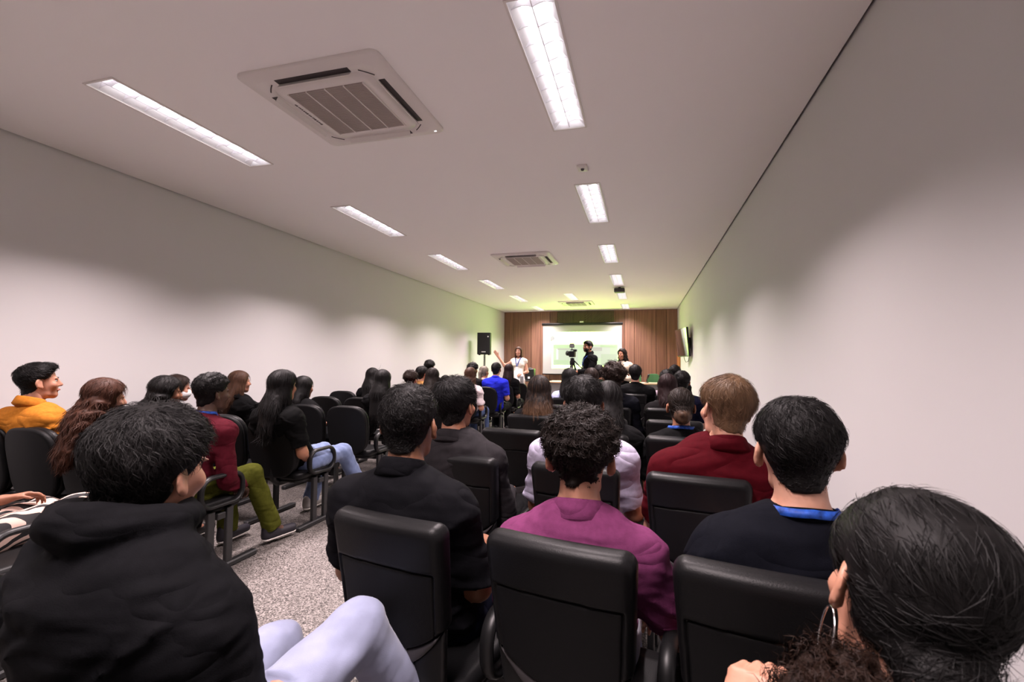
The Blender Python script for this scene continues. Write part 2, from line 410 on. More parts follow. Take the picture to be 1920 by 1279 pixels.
# chevron slats over the screen
for (x0, x1, dirs) in ((-2.745, -2.23, -1), (-2.23, -1.82, -1), (-1.82, -1.41, 1), (-1.41, -0.90, 1)):
    parts = []
    n = 14
    for k in range(-n, n):
        # diagonal slat clipped to the rectangle by sampling
        pts = []
        for t in np.linspace(0, 1, 25):
            x = x0 + 0.006 + (x1 - x0 - 0.012) * t; z = 2.62 + 0.075 * k + dirs * (x - x0) * 0.95 + (0.0 if dirs > 0 else 0.6)
            if 2.63 <= z <= 3.0: pts.append((x, z))
        if len(pts) < 2: continue
        (xa, za), (xb, zb) = pts[0], pts[-1]
        d = np.array([xb - xa, 0, zb - za]); nrm = np.array([-d[2], 0, d[0]]); nrm = nrm / np.linalg.norm(nrm) * 0.024
        c = [np.array([xa, 0, za]) - nrm, np.array([xb, 0, zb]) - nrm, np.array([xb, 0, zb]) + nrm, np.array([xa, 0, za]) + nrm]
        for q in c: q[2] = min(max(q[2], 2.605), 3.045)
        Vb = np.array([q + [0, YF + 0.02 + s, 0] for s in (-0.03, 0.02) for q in c])
        parts.append((Vb, np.array([[0, 1, 2, 3], [7, 6, 5, 4], [0, 4, 5, 1], [1, 5, 6, 2], [2, 6, 7, 3], [3, 7, 4, 0]])))
    V, F = join(parts)
    o = link('chevron_slats', mesh_mixed('chevron_slats', V, F, False), M_CHEV, wf); o['kind'] = 'stuff'
    link('chevron_backing', mesh_mixed('chevron_backing', *boxVF(((x0 + x1) / 2, YF + 0.03, 2.83), (x1 - x0 - 0.01, 0.02, 0.42)), False), M_CHEV, wf)
# wooden door at the far end of the right wall
M_DOOR = wood_mat('door_wood', (0.50, 0.19, 0.06), 4.0)
d1 = struct('door_1', *boxVF((XR - 0.015, 14.95, 1.05), (0.03, 0.86, 2.1), 0.004), M_DOOR)
for y in (14.49, 15.41): box('door_frame', (XR - 0.02, y, 1.07), (0.04, 0.06, 2.14), M_DOOR, d1, 0.004)
box('door_frame', (XR - 0.02, 14.95, 2.13), (0.04, 0.98, 0.06), M_DOOR, d1, 0.004)
tube('door_handle', [(XR - 0.03, 14.6, 1.02), (XR - 0.08, 14.6, 1.02), (XR - 0.08, 14.72, 1.02)], 0.01, M_CHROME, d1)

# ------------------------------------------------------------------ ceiling lights
MS = {}
def light_meshes():
    d = 0.085
    P = [boxVF((0, LL / 2, d), (LW + 0.02, LL + 0.02, 0.006)), boxVF((-LW / 2 - 0.004, LL / 2, d / 2), (0.006, LL, d)), boxVF((LW / 2 + 0.004, LL / 2, d / 2), (0.006, LL, d)),
         boxVF((0, -0.003, d / 2), (LW, 0.006, d)), boxVF((0, LL + 0.003, d / 2), (LW, 0.006, d))]
    MS['housing'] = mesh_mixed('housing', *join(P), False); MS['housing'].materials.append(M_REFL)
    V, F = tubeVF([(0, 0.03 + t * (LL - 0.06), 0) for t in (0, 0.5, 1)], 0.013, 12); MS['tube'] = mesh_mixed('tube', V, F); MS['tube'].materials.append(M_TUBE)
    # louvre blade: V-shaped parabolic profile with two arched lower edges
    xs_ = np.linspace(-LW / 2 + 0.008, LW / 2 - 0.008, 21); q = np.abs(np.abs(xs_) - LW / 4) / (LW / 4)
    zl = 0.002 + 0.016 * (1 - q ** 2)
    pr = []
    for x, z in zip(xs_, zl):
        pr += [(x, -0.0015, z), (x, -0.006, 0.046), (x, 0.006, 0.046), (x, 0.0015, z)]
    V = np.array(pr); F = []
    for i in range(len(xs_) - 1):
        for t in range(4): F.append([4 * i + t, 4 * i + (t + 1) % 4, 4 * i + 4 + (t + 1) % 4, 4 * i + 4 + t])
    MS['blade'] = mesh_mixed('blade', V, np.array(F), False); MS['blade'].materials.append(M_LOUV)
    V, F = boxVF((0, LL / 2, 0.024), (0.004, LL - 0.01, 0.044)); MS['spine'] = mesh_mixed('spine', V, F, False); MS['spine'].materials.append(M_LOUV)
    # slanted side reflectors
    P = []
    for s in (-1, 1):
        Vs = np.array([(s * (LW / 2 - 0.001), 0.004, 0.002), (s * (LW / 2 - 0.001), LL - 0.004, 0.002), (s * 0.070, LL - 0.004, 0.05), (s * 0.070, 0.004, 0.05),
                       (s * (LW / 2 - 0.0), 0.004, 0.0), (s * (LW / 2 - 0.0), LL - 0.004, 0.0), (s * 0.073, LL - 0.004, 0.053), (s * 0.073, 0.004, 0.053)])
        P.append((Vs, np.array([[0, 1, 2, 3], [7, 6, 5, 4], [0, 4, 5, 1], [2, 6, 7, 3], [1, 5, 6, 2], [3, 7, 4, 0]])))
    MS['side'] = mesh_mixed('side_reflector', *join(P), False); MS['side'].materials.append(M_REFL)
    f = 0.012
    P = [boxVF((0, -f / 2, -0.003), (LW + 2 * f, f, 0.008)), boxVF((0, LL + f / 2, -0.003), (LW + 2 * f, f, 0.008)), boxVF((-LW / 2 - f / 2, LL / 2, -0.003), (f, LL, 0.008)), boxVF((LW / 2 + f / 2, LL / 2, -0.003), (f, LL, 0.008))]
    MS['frame'] = mesh_mixed('frame', *join(P), False); MS['frame'].materials.append(M_WHITEPL)
light_meshes()
ordw = ['first', 'second', 'third', 'fourth', 'fifth', 'sixth', 'seventh', 'eighth', 'ninth', 'tenth']
cnt_side = {}
for (x, y0) in LAMPS:
    side = 'left' if x < -2.5 else ('right' if x > -1 else 'middle')
    k = cnt_side.get(side, 0); cnt_side[side] = k + 1
    if side == 'middle': lab = 'lone recessed louvred light between the two rows, near the far wall'
    elif k == 0: lab = 'recessed louvred light overhead, just behind camera, in the %s ceiling row' % side
    else: lab = 'recessed louvred light, %s from the camera in the %s ceiling row' % (ordw[k - 1], side)
    e = tag(empty('ceiling_light', (x, y0, CEIL)), lab, 'ceiling light', 'recessed ceiling lights')
    link('housing', MS['housing'], None, e); link('side_reflector', MS['side'], None, e); link('frame', MS['frame'], None, e); link('spine', MS['spine'], None, e)
    for sx in (-0.055, 0.055): link('lamp_tube', MS['tube'], None, e, (sx, 0, 0.062))
    for t in range(9): link('louvre_blade', MS['blade'], None, e, (0, 0.07 + t * (LL - 0.14) / 8, 0))
    ld = bpy.data.lights.new('lamp_light', 'AREA'); ld.shape = 'RECTANGLE'; ld.size = LW - 0.03; ld.size_y = LL - 0.04
    ld.energy = LAMP_W; ld.color = LAMP_COL; ld.spread = SPREAD
    lo = bpy.data.objects.new('lamp_light', ld); COL.objects.link(lo); lo.parent = e; lo.location = (0, LL / 2, -0.004)

# ------------------------------------------------------------------ air conditioners
def rrect(hx, hy, r, n=6):
    out = []
    for (sx, sy, a0) in ((1, 1, 0), (-1, 1, 90), (-1, -1, 180), (1, -1, 270)):
        for i in range(n + 1):
            a = math.radians(a0 + 90 * i / n); out.append((sx * (hx - r) + r * math.cos(a), sy * (hy - r) + r * math.sin(a)))
    return np.array(out)
def loftVF(rings, cap0=False, cap1=False):
    n = len(rings[0]); V = np.concatenate(rings); F = []
    for i in range(len(rings) - 1):
        for t in range(n): F.append([i * n + t, i * n + (t + 1) % n, (i + 1) * n + (t + 1) % n, (i + 1) * n + t])
    for cap, i in ((cap0, 0), (cap1, len(rings) - 1)):
        if cap:
            c = len(V); V = np.concatenate([V, rings[i].mean(0, keepdims=True)])
            for t in range(n): F.append([c, i * n + t, i * n + (t + 1) % n, i * n + (t + 1) % n])
    return V, np.array(F)
def ring(hx, hy, r, z): 
    p = rrect(hx, hy, r); return np.column_stack([p, np.full(len(p), z)])
def ac_unit(x, y, lab, hs=0.475):
    e = tag(empty('air_conditioner', (x, y, CEIL)), lab, 'air conditioner', 'ceiling cassette air conditioners')
    V, F = loftVF([ring(hs, hs, 0.05, 0), ring(hs, hs, 0.05, -0.012), ring(hs - 0.012, hs - 0.012, 0.045, -0.022), ring(0.405, 0.405, 0.07, -0.03)], False, False)
    link('panel_frame', mesh_mixed('panel_frame', V, F), M_WHITEPL, e)
    V, F = loftVF([ring(0.405, 0.405, 0.07, -0.03), ring(0.345, 0.345, 0.07, -0.030), ring(0.342, 0.342, 0.07, -0.024), ring(0.334, 0.334, 0.07, -0.024), ring(0.331, 0.331, 0.07, -0.036), ring(0.28, 0.28, 0.03, -0.038)], False, True)
    link('inner_panel', mesh_mixed('inner_panel', V, F), M_WHITEPL, e)
    for a in range(4):
        R = Matrix.Rotation(a * math.pi / 2, 4, 'Z')
        V, F = boxVF((0, 0.381, -0.029), (0.50, 0.040, 0.006)); V = np.array([R @ Vector(v) for v in V])
        s = link('air_slot', mesh_mixed('air_slot', V, F, False), mat('slot_dark', (0.06, 0.05, 0.05), 0.7), e)
        V, F = boxVF((0, 0, 0), (0.495, 0.005, 0.034), 0.002); Rt = Matrix.Rotation(math.radians(32), 4, 'X')
        V = np.array([R @ (Vector((0, 0.366, -0.045)) + Rt @ Vector(v)) for v in V])
        link('air_flap', mesh_mixed('air_flap', V, F, False), M_WHITEPL, s)
        Rq = Matrix.Rotation(a * math.pi / 2 + math.pi / 4, 4, 'Z')     # curved corner slit
        pts = [Rq @ Vector((0.47 * math.sin(t), 0.47 * math.cos(t), -0.030)) for t in np.linspace(-0.10, 0.10, 7)]
        V, F = tubeVF([tuple(p) for p in pts], 0.0035, 6); link('corner_slit', mesh_mixed('corner_slit', V, F), mat('slot_dark', (0.06, 0.05, 0.05), 0.7), e)
    g = link('grille', mesh_mixed('grille', *boxVF((0, 0, -0.0385), (0.53, 0.53, 0.004)), False), M_GRILLE, e)
    parts = [boxVF((0, -0.258 + i * 0.0113, -0.042), (0.525, 0.005, 0.005)) for i in range(46)]
    o = link('grille_slats', mesh_mixed('grille_slats', *join(parts), False), mat('grille_slat', (0.46, 0.40, 0.37), 0.6), g); o['kind'] = 'stuff'
    for i in range(5): box('grille_rib', (-0.265 + 0.1325 * i, 0, -0.043), (0.007, 0.535, 0.009), M_WHITEPL, g)
    box('indicator_light', (0.42, 0.42, -0.026), (0.016, 0.01, 0.006), mat('indicator', (0.9, 0.9, 0.9), 0.4, emit=((1, 1, 1), 1.5)), e)
    return e
ac1 = ac_unit(-1.865, 2.672, 'large white cassette air conditioner on ceiling nearest the camera')
ac_unit(-1.85, 7.52, 'white cassette air conditioner halfway along the ceiling')
ac_unit(-1.82, 13.5, 'farthest white cassette air conditioner, near the wood wall')
parts = []
_r0 = np.random.default_rng(3); yy = -0.15
while yy < 0.12:                           # illegible printed wordmark as small dark strokes
    wd = _r0.uniform(0.006, 0.016); parts.append(boxVF((-0.306, yy, -0.0375), (0.016 * _r0.uniform(0.6, 1), wd, 0.0015))); yy += wd + 0.006
link('printed_mark', mesh_mixed('printed_mark', *join(parts), False), mat('print_grey', (0.10, 0.08, 0.08), 0.7), ac1)
# small square detector plate and grey box between the lights
e = tag(empty('ceiling_sensor', (-0.50, 4.06, CEIL)), 'small square white sensor plate on ceiling between lights', 'sensor')
V, F = loftVF([ring(0.045, 0.065, 0.008, 0), ring(0.045, 0.065, 0.008, -0.010), ring(0.04, 0.06, 0.008, -0.014)], False, True)
link('plate', mesh_mixed('plate', V, F), M_WHITEPL, e)
V, F = latheVF([(0.0, -0.030), (0.012, -0.028), (0.016, -0.014)], 14); link('sensor_dome', mesh_mixed('sensor_dome', V, F), mat('slot_dark', (0.06, 0.05, 0.05), 0.7), e)
e = tag(empty('ceiling_box', (-0.50, 10.85, CEIL)), 'slim grey box fixed under ceiling between the right-hand lights', 'ceiling box')
box('body', (0, 0, -0.075), (0.23, 0.2, 0.09), M_GREYPLAS, e, 0.012); tube('mount', [(0, 0, -0.03), (0, 0, 0)], 0.03, M_GREYPLAS, e)
V, F = latheVF([(0.0, 0.02), (0.02, 0.018), (0.025, 0)], 14); o = link('lens', mesh_mixed('lens', V, F), mat('lens_glass', (0.02, 0.02, 0.03), 0.05), e, (0.05, 0.1, -0.075), (-math.pi / 2, 0, 0))

# ------------------------------------------------------------------ projection screen
SX0, SX1, SZ0, SZ1, SY = -3.17, -0.635, 0.96, 2.565, 15.3
e = tag(empty('projection_screen', ((SX0 + SX1) / 2, SY, SZ0)), 'white pull-down projection screen showing a bright green-tinted slide', 'projection screen')
ox, oz = (SX0 + SX1) / 2, SZ0
def sq(name, x0, x1, z0, z1, y, m, parent, th=0.002): return box(name, ((x0 + x1) / 2 - ox, y - SY, (z0 + z1) / 2 - oz), (x1 - x0, th, z1 - z0), m, parent)
sheet = sq('screen_sheet', SX0, SX1, SZ0, SZ1, SY, mat('screen_cloth', (0.50, 0.50, 0.51), 0.8), e, 0.004)
tube('screen_case', [(SX0 - ox - 0.03, -0.01, SZ1 - oz + 0.03), (SX1 - ox + 0.03, -0.01, SZ1 - oz + 0.03)], 0.04, M_PLASTIC, e, n=14)
tube('bottom_bar', [(SX0 - ox - 0.02, 0, 0), (SX1 - ox + 0.02, 0, 0)], 0.016, M_PLASTIC, e)
box('hanger', (0, 0.0, SZ1 - oz + 0.09), (0.12, 0.03, 0.06), M_WHITEPL, e)
for s in (-1, 1): box('case_bracket', (s * 1.0, 0.16, SZ1 - oz + 0.05), (0.04, 0.33, 0.05), M_STEEL, e)
def em(name, c, st): return mat('slide_' + name, (0.1, 0.1, 0.1), 0.9, emit=(c, st))
im = sq('projected_slide', -2.87, -0.725, 1.154, 2.335, SY - 0.005, em('white', (0.52, 1.0, 0.13), 20.0), sheet)
yb = SY - 0.008
sq('slide_picture', -2.83, -0.76, 1.26, 1.93, yb, em('pic', (0.78, 1.0, 0.62), 0.80), sheet)
for (x0, x1, z0, z1, c, s) in ((-2.70, -2.02, 1.35, 1.80, (0.82, 0.95, 0.70), 0.72), (-2.72, -2.66, 1.44, 1.78, (1, 1, 0.95), 1.05), (-2.68, -2.1, 1.75, 1.80, (0.8, 0.86, 0.66), 0.62),
                          (-1.62, -1.0, 1.50, 1.86, (0.86, 0.95, 0.76), 0.75), (-1.55, -1.25, 1.72, 1.83, (0.85, 0.85, 0.72), 0.62), (-1.28, -0.80, 1.30, 1.62, (0.76, 0.92, 0.62), 0.72), (-2.80, -2.3, 1.28, 1.42, (0.72, 0.98, 0.56), 0.72), (-1.3, -0.78, 1.84, 1.90, (0.7, 0.98, 0.5), 0.75), (-2.82, -2.2, 1.82, 1.92, (0.7, 1.0, 0.5), 0.78)):
    yb -= 0.0012; sq('slide_patch', x0, x1, z0, z1, yb, em('p%.2f%.2f' % (c[0], s), c, s), sheet, 0.001)
V, F = latheVF([(0, 0), (0.075, 0), (0.075, 0.003)], 24)
link('slide_circle', mesh_mixed('slide_circle', V, F, False), em('grey', (0.9, 0.9, 0.86), 0.62), sheet, (-2.85 - ox, -0.010, 2.13 - oz), (math.pi / 2, 0, 0))

# ------------------------------------------------------------------ wall television
p0, p1 = Vector((0.965, 11.0)), Vector((0.806, 12.1)); ang = math.atan2(p1.y - p0.y, p1.x - p0.x)
tv = tag(empty('television', (0.895, 11.55, 1.50), ang), 'flat black television tilted on a bracket on the right wall', 'television')
tb = box('tv_body', (0, -0.022, 0.33), (1.12, 0.035, 0.65), M_PLASTIC, tv, 0.006)
box('tv_screen', (0, 0.0, 0.335), (1.10, 0.012, 0.62), mat('tv_glass', (0.012, 0.014, 0.012), 0.04, spec=0.9), tv)
box('tv_back_cover', (0, -0.06, 0.3), (0.7, 0.06, 0.4), M_PLASTIC, tv, 0.02)
for o in tv.children: o.rotation_euler = (math.radians(-5), 0, 0)
box('wall_bracket', (0.0, -0.12, 0.32), (0.25, 0.12, 0.25), M_STEEL, tv, 0.01)
tube('tv_cable', [(0.1, -0.04, 0.02), (0.08, -0.05, -0.06), (0.0, -0.06, -0.12), (-0.1, -0.09, -0.10), (-0.12, -0.13, 0.1)], 0.006, M_RUBBER, tv, n=6)

# ------------------------------------------------------------------ loudspeaker on stand
st = tag(empty('speaker_stand', (-4.17, 12.3, 0)), 'black tripod pole stand under the loudspeaker by left wall', 'speaker stand')
tube('pole', [(0, 0, 0.25), (0, 0, 1.56)], 0.018, M_STEEL, st); tube('collar', [(0, 0, 0.68), (0, 0, 0.76)], 0.03, M_PLASTIC, st)
for a in (0.4, 2.5, 4.6):
    tube('leg', [(0.03 * math.cos(a), 0.03 * math.sin(a), 0.72), (0.42 * math.cos(a), 0.42 * math.sin(a), 0.015)], 0.012, M_STEEL, st)
    tube('brace', [(0.0, 0.0, 0.3), (0.22 * math.cos(a), 0.22 * math.sin(a), 0.37)], 0.008, M_STEEL, st)
sp = tag(empty('loudspeaker', (-4.17, 12.3, 1.53)), 'black loudspeaker with white badge on pole by left wall', 'loudspeaker')
sp.rotation_euler = (0, 0, 0.12)
f = Field((-0.24, -0.24, -0.03), (0.24, 0.24, 0.66), 0.008); X, Y, Z = f.xyz()
hw = 0.185 - 0.35 * np.maximum(Y, 0)
dq = np.maximum(np.maximum(np.abs(X) - hw, np.abs(Y) - 0.16), np.abs(Z - 0.31) - 0.30) ; f.D = (dq + 0.004 * np.ones_like(f.D)).astype(np.float32)
link('cabinet', mesh_mixed('cabinet', *f.mesh(), False), M_PLASTIC, sp)
box('front_grille', (0, -0.163, 0.315), (0.33, 0.012, 0.54), mat('grille_black', (0.008, 0.008, 0.01), 0.6, bump=(900, 0.5, 0.001)), sp, 0.005)
box('badge', (0.0, -0.172, 0.085), (0.11, 0.006, 0.02), M_WHITE, sp)
V, F = latheVF([(0, 0.004), (0.018, 0.004), (0.018, 0)], 16); link('round_badge', mesh_mixed('round_badge', V, F, False), M_WHITE, sp, (0.12, -0.170, 0.50), (math.pi / 2, 0, 0))
for s in (-1, 1): box('foot', (s * 0.13, -0.08, 0.006), (0.05, 0.05, 0.02), M_RUBBER, sp)
tube('signal_cable', [(-0.05, 0.1, 0.02), (-0.06, 0.1, -0.6), (-0.08, 0.1, -1.35), (-0.05, 0.12, -1.51)], 0.006, M_RUBBER, sp, n=6)

# ------------------------------------------------------------------ front table, green chairs, black case
tb = tag(empty('front_table', (-1.0, 12.9, 0)), 'long table with light wood top below the projection screen', 'table')
box('table_top', (0, 0, 0.82), (2.9, 0.65, 0.035), mat('light_wood', (0.55, 0.36, 0.22), 0.45, noise=(9, 0.25, (0.3, 4, 4))), tb, 0.005)
for i in range(3): box('front_panel', (-0.95 + 0.95 * i, -0.25, 0.46), (0.94, 0.02, 0.66), mat('table_grey', (0.16, 0.15, 0.16), 0.6), tb, 0.003)
for s in (-1, 1): box('end_panel', (s * 1.4, 0, 0.4), (0.03, 0.55, 0.80), mat('table_grey', (0.16, 0.15, 0.16), 0.6), tb, 0.003)
M_GREEN = mat('green_upholstery', (0.035, 0.13, 0.045), 0.7, bump=(300, 0.3, 0.001))
for (x, lab) in ((-0.20, 'green upholstered chair behind front table, nearer the screen'), (0.28, 'green upholstered chair behind front table, nearer the right wall')):
    g = tag(empty('office_chair', (x, 13.7, 0)), lab, 'chair', 'green chairs behind the front table')
    f = Field((-0.25, -0.1, 0.0), (0.25, 0.15, 0.5), 0.01); X, Y, Z = f.xyz()
    q = ((np.abs(X) / 0.165) ** 4 + (np.abs(Z - 0.24) / 0.22) ** 4) ** 0.25
    f.D = np.maximum((q - 1) * 0.18, np.abs(Y - 1.2 * X * X) - 0.025 - 0 * Z).astype(np.float32)
    link('backrest', mesh_np('backrest', *f.mesh()), M_GREEN, g, (0, -0.2, 0.6)).rotation_euler = (0, 0, math.pi)
    link('seat', mesh_mixed('seat', *boxVF((0, 0.02, 0.46), (0.46, 0.44, 0.07), 0.03)), M_GREEN, g)
    tube('column', [(0, 0, 0.1), (0, 0, 0.43)], 0.025, M_STEEL, g); tube('back_bar', [(0, -0.1, 0.43), (0, -0.22, 0.45), (0, -0.21, 0.7)], 0.018, M_STEEL, g)
    for k in range(5):
        a = k * 2 * math.pi / 5; tube('base_arm', [(0, 0, 0.11), (0.27 * math.cos(a), 0.27 * math.sin(a), 0.06)], 0.018, M_PLASTIC, g)
        V, F = latheVF([(0.0, -0.015), (0.028, -0.012), (0.028, 0.012), (0, 0.015)], 12); link('castor', mesh_mixed('castor', V, F), M_RUBBER, g, (0.27 * math.cos(a), 0.27 * math.sin(a), 0.028), (math.pi / 2, 0, a))
mk = tag(empty('microphone', (0.10, 12.75, 0.838)), 'black microphone standing on the front table before green chairs', 'microphone')
V, F = latheVF([(0, 0), (0.05, 0), (0.05, 0.012), (0.012, 0.02), (0.009, 0.06), (0, 0.06)], 16); link('base', mesh_mixed('base', V, F), M_PLASTIC, mk)
tube('stem', [(0, 0, 0.03), (0.0, 0, 0.08), (0.02, -0.01, 0.14)], 0.012, M_PLASTIC, mk); tube('capsule', [(0.015, -0.01, 0.12), (0.045, -0.02, 0.20), (0.05, -0.02, 0.225)], [0.018, 0.03, 0.022], M_PLASTIC, mk)
ck = tag(empty('equipment_table', (-3.1, 12.9, 0)), 'small dark table holding black case beside speaking woman', 'table')
box('table_top', (0, 0, 0.83), (0.6, 0.5, 0.03), M_PLASTIC, ck, 0.004)
for sx in (-1, 1):
    for sy in (-1, 1): box('leg', (sx * 0.26, sy * 0.21, 0.41), (0.04, 0.04, 0.82), M_STEEL, ck, 0.004)
bk = tag(empty('equipment_case', (-3.02, 12.85, 0.845)), 'black upright case with small white mark beside speaking woman', 'case')
box('body', (0, 0, 0.16), (0.26, 0.22, 0.32), M_PLASTIC, bk, 0.012); box('handle', (0, 0, 0.335), (0.10, 0.03, 0.03), M_PLASTIC, bk, 0.008)
box('white_mark', (-0.01, -0.113, 0.075), (0.055, 0.004, 0.055), M_WHITE, bk); box('white_strip', (-0.03, -0.113, 0.235), (0.05, 0.004, 0.012), M_WHITE, bk)

# ------------------------------------------------------------------ audience chairs
def bend(V, y0, z0, tilt, curve):
    V = V.copy(); V[:, 1] += curve * V[:, 0] ** 2           # edges wrap forward around the sitter
    c, s = math.cos(tilt), math.sin(tilt); y, z = V[:, 1].copy(), V[:, 2].copy()
    V[:, 1] = y0 + y * c - z * s; V[:, 2] = z0 + y * s + z * c
    return V
def sd_box2(u, v, hu, hv, r):
    qu, qv = np.abs(u) - hu + r, np.abs(v) - hv + r
    return np.sqrt(np.maximum(qu, 0) ** 2 + np.maximum(qv, 0) ** 2) + np.minimum(np.maximum(qu, qv), 0) - r
def rnd(d2, w, r):
    a, b = d2 + r, w + r
    return np.minimum(np.maximum(a, b), 0) + np.sqrt(np.maximum(a, 0) ** 2 + np.maximum(b, 0) ** 2) - r
def chair_meshes(kind):
    out = {}
    res = 0.0055
    y0, z0, tilt, curve = -0.215, 0.44 if kind == 'B' else 0.415, math.radians(9), 0.42
    f = Field((-0.28, -0.08, -0.18), (0.28, 0.08, 0.52), res); X, Y, Z = f.xyz()
    if kind == 'A':
        top = 0.468 - 0.14 * X * X
        hu = 0.178 + 0.06 * Z
        d2 = sd_box2(X / (hu / 0.2), Z - (top + 0.15) / 2, 0.2, (top - 0.15) / 2 + 0.05, 0.035)
        arc = 0.145 + 2.2 * X * X                                   # smile-shaped lower edge
        d2 = np.maximum(d2, (arc - Z) * 0.9)
        body = rnd(d2, np.abs(Y) - 0.036, 0.028)
        rec = np.maximum(np.maximum(np.abs(X) - hu + 0.022, Z - (top - 0.075)), Y + 0.026)
        f.D = np.maximum(body, -rec).astype(np.float32)
        V, F = f.mesh(); out['backrest'] = mesh_np('backrest', bend(V, y0, z0, tilt, curve), F)
        f = Field((-0.28, -0.08, -0.18), (0.28, 0.08, 0.52), res)
        d2 = np.maximum(np.maximum(np.abs(X) - hu + 0.026, Z - (top - 0.080)), (arc + 0.004 - Z) * 0.9)
        f.D = rnd(d2, np.abs(Y + 0.024) - 0.008, 0.006).astype(np.float32)
        V, F = f.mesh(); out['back_panel'] = mesh_np('back_panel', bend(V, y0, z0, tilt, curve), F)
        f = Field((-0.28, -0.08, -0.18), (0.28, 0.08, 0.52), 0.005)
        X, Y, Z = f.xyz()
        arc = 0.145 + 2.2 * X * X; arc2 = 0.095 + 3.6 * X * X
        d2 = np.maximum(Z - arc + 0.002, (arc2 - Z)) * 0.85
        f.D = rnd(d2, np.abs(Y + 0.016) - 0.012, 0.003).astype(np.float32)
        V, F = f.mesh(); out['back_trim'] = mesh_np('back_trim', bend(V, y0, z0, tilt, curve), F)
        f = Field((-0.28, -0.08, -0.18), (0.28, 0.08, 0.52), res); X, Y, Z = f.xyz()
        arc2 = 0.095 + 3.6 * X * X
        d2 = np.maximum(np.maximum(np.abs(X) - (0.168 + 0.10 * Z), Z - np.minimum(arc2, 0.145 + 2.2 * X * X) ), -0.14 - Z)
        f.D = rnd(d2, np.abs(Y + 0.008) - 0.012, 0.006).astype(np.float32)
        V, F = f.mesh(); out['lower_cover'] = mesh_np('lower_cover', bend(V, y0, z0, tilt, curve), F)
        hwid = 0.215
    else:
        q = ((np.abs(X) / (0.212 + 0.05 * Z)) ** 3.2 + (np.abs(Z - 0.225) / 0.245) ** 3.2) ** (1 / 3.2)
        d2 = (q - 1) * 0.22
        f.D = rnd(d2, np.abs(Y + 0.014 + 0.35 * (d2 + 0.1) * 0) - 0.018, 0.014).astype(np.float32)
        V, F = f.mesh(); out['back_shell'] = mesh_np('back_shell', bend(V, y0, z0, tilt, curve), F)
        f = Field((-0.28, -0.08, -0.18), (0.28, 0.08, 0.52), res)
        f.D = rnd(d2 + 0.004, np.abs(Y - 0.028) - 0.026, 0.022).astype(np.float32)
        V, F = f.mesh(); out['backrest'] = mesh_np('backrest', bend(V, y0, z0, tilt, curve), F)
        hwid = 0.225
    f = Field((-0.28, -0.30, 0.33), (0.28, 0.30, 0.50), 0.008); X, Y, Z = f.xyz()
    d2 = sd_box2(X, Y - 0.02, hwid, 0.225, 0.07)
    f.D = rnd(d2, np.abs(Z - 0.425 + 0.25 * np.maximum(Y - 0.14, 0) + 0.15 * (np.maximum(Y - 0.14, 0) * 0)) - 0.032, 0.028).astype(np.float32)
    out['seat'] = mesh_np('seat', *f.mesh())
    f = Field((-0.28, -0.30, 0.33), (0.28, 0.30, 0.50), 0.008); X, Y, Z = f.xyz()
    f.D = rnd(sd_box2(X, Y - 0.02, hwid - 0.015, 0.205, 0.06), np.abs(Z - 0.385) - 0.014, 0.01).astype(np.float32)
    out['seat_pan'] = mesh_np('seat_pan', *f.mesh())
    # looped arm: rounded rectangle swept in the YZ plane
    p = rrect(0.155, 0.092, 0.075, 7)
    pts = [(0, 0.045 + a, 0.52 + b) for a, b in p]
    V, F = tubeVF(pts, 0.024, 10, closed=True, up=(1, 0, 0), flat=1.0)
    c = np.array([0, 0.045, 0.52])
    ctr = np.repeat(np.array(pts), 10, 0); dv = V - ctr; dv[:, 1:] *= 0.60; V = ctr + dv
    out['armrest'] = mesh_mixed('armrest', V, F)
    out['leg_post'] = mesh_mixed('leg_post', *boxVF((0, 0, 0.215), (0.03, 0.05, 0.36), 0.004), False)
    out['foot_bar'] = mesh_mixed('foot_bar', *boxVF((0, 0.04, 0.0205), (0.05, 0.56, 0.037), 0.008), False)
    out['seat_beam'] = mesh_mixed('seat_beam', *boxVF((0, 0.05, 0.352), (0.49, 0.06, 0.04), 0.004), False)
    out['back_bar'] = mesh_mixed('back_bar', *tubeVF([(0, 0.02, 0.365), (0, -0.18, 0.365), (0, -0.222, 0.40), (0, -0.232, 0.55)], 0.028, 10, up=(1, 0, 0)))
    mm = dict(backrest=M_LEATHER, back_panel=M_LEATHER2, back_trim=M_GREYPLAS, lower_cover=M_PLASTIC, back_shell=M_LEATHER2, seat=M_LEATHER, seat_pan=M_PLASTIC, armrest=M_PLASTIC, leg_post=M_STEEL, foot_bar=M_STEEL, seat_beam=M_STEEL, back_bar=M_PLASTIC)
    for k, v in out.items(): v.materials.append(mm[k])
    return out
CH = {k: chair_meshes(k) for k in 'AB'}
M_LOGO = mat('logo_print', (0.6, 0.6, 0.62), 0.5)
def chair(kind, x, y, lab, group, arms=(1,), legside=1, rz=0.0, sc=1.0):
    e = tag(empty('auditorium_chair', (x, y, 0), rz), lab, 'chair', group)
    e.scale = (sc, 1, 1)
    for k in ('backrest', 'back_panel', 'back_trim', 'lower_cover', 'back_shell', 'seat', 'seat_pan', 'seat_beam', 'back_bar'):
        if k in CH[kind]: link(k, CH[kind][k], None, e)
    for s in arms: link('armrest', CH[kind]['armrest'], None, e, (s * 0.245, 0, 0))
    for yy in (-0.02, 0.12): link('leg_post', CH[kind]['leg_post'], None, e, (legside * 0.225, yy, 0))
    link('foot_bar', CH[kind]['foot_bar'], None, e, (legside * 0.225, 0.03, 0))
    return e
seatw_r = ['aisle seat', 'middle seat', 'seat nearest the right wall']
seatw_l = ['aisle seat', 'second seat from the aisle', 'third seat from the aisle', 'seat nearest the left wall']
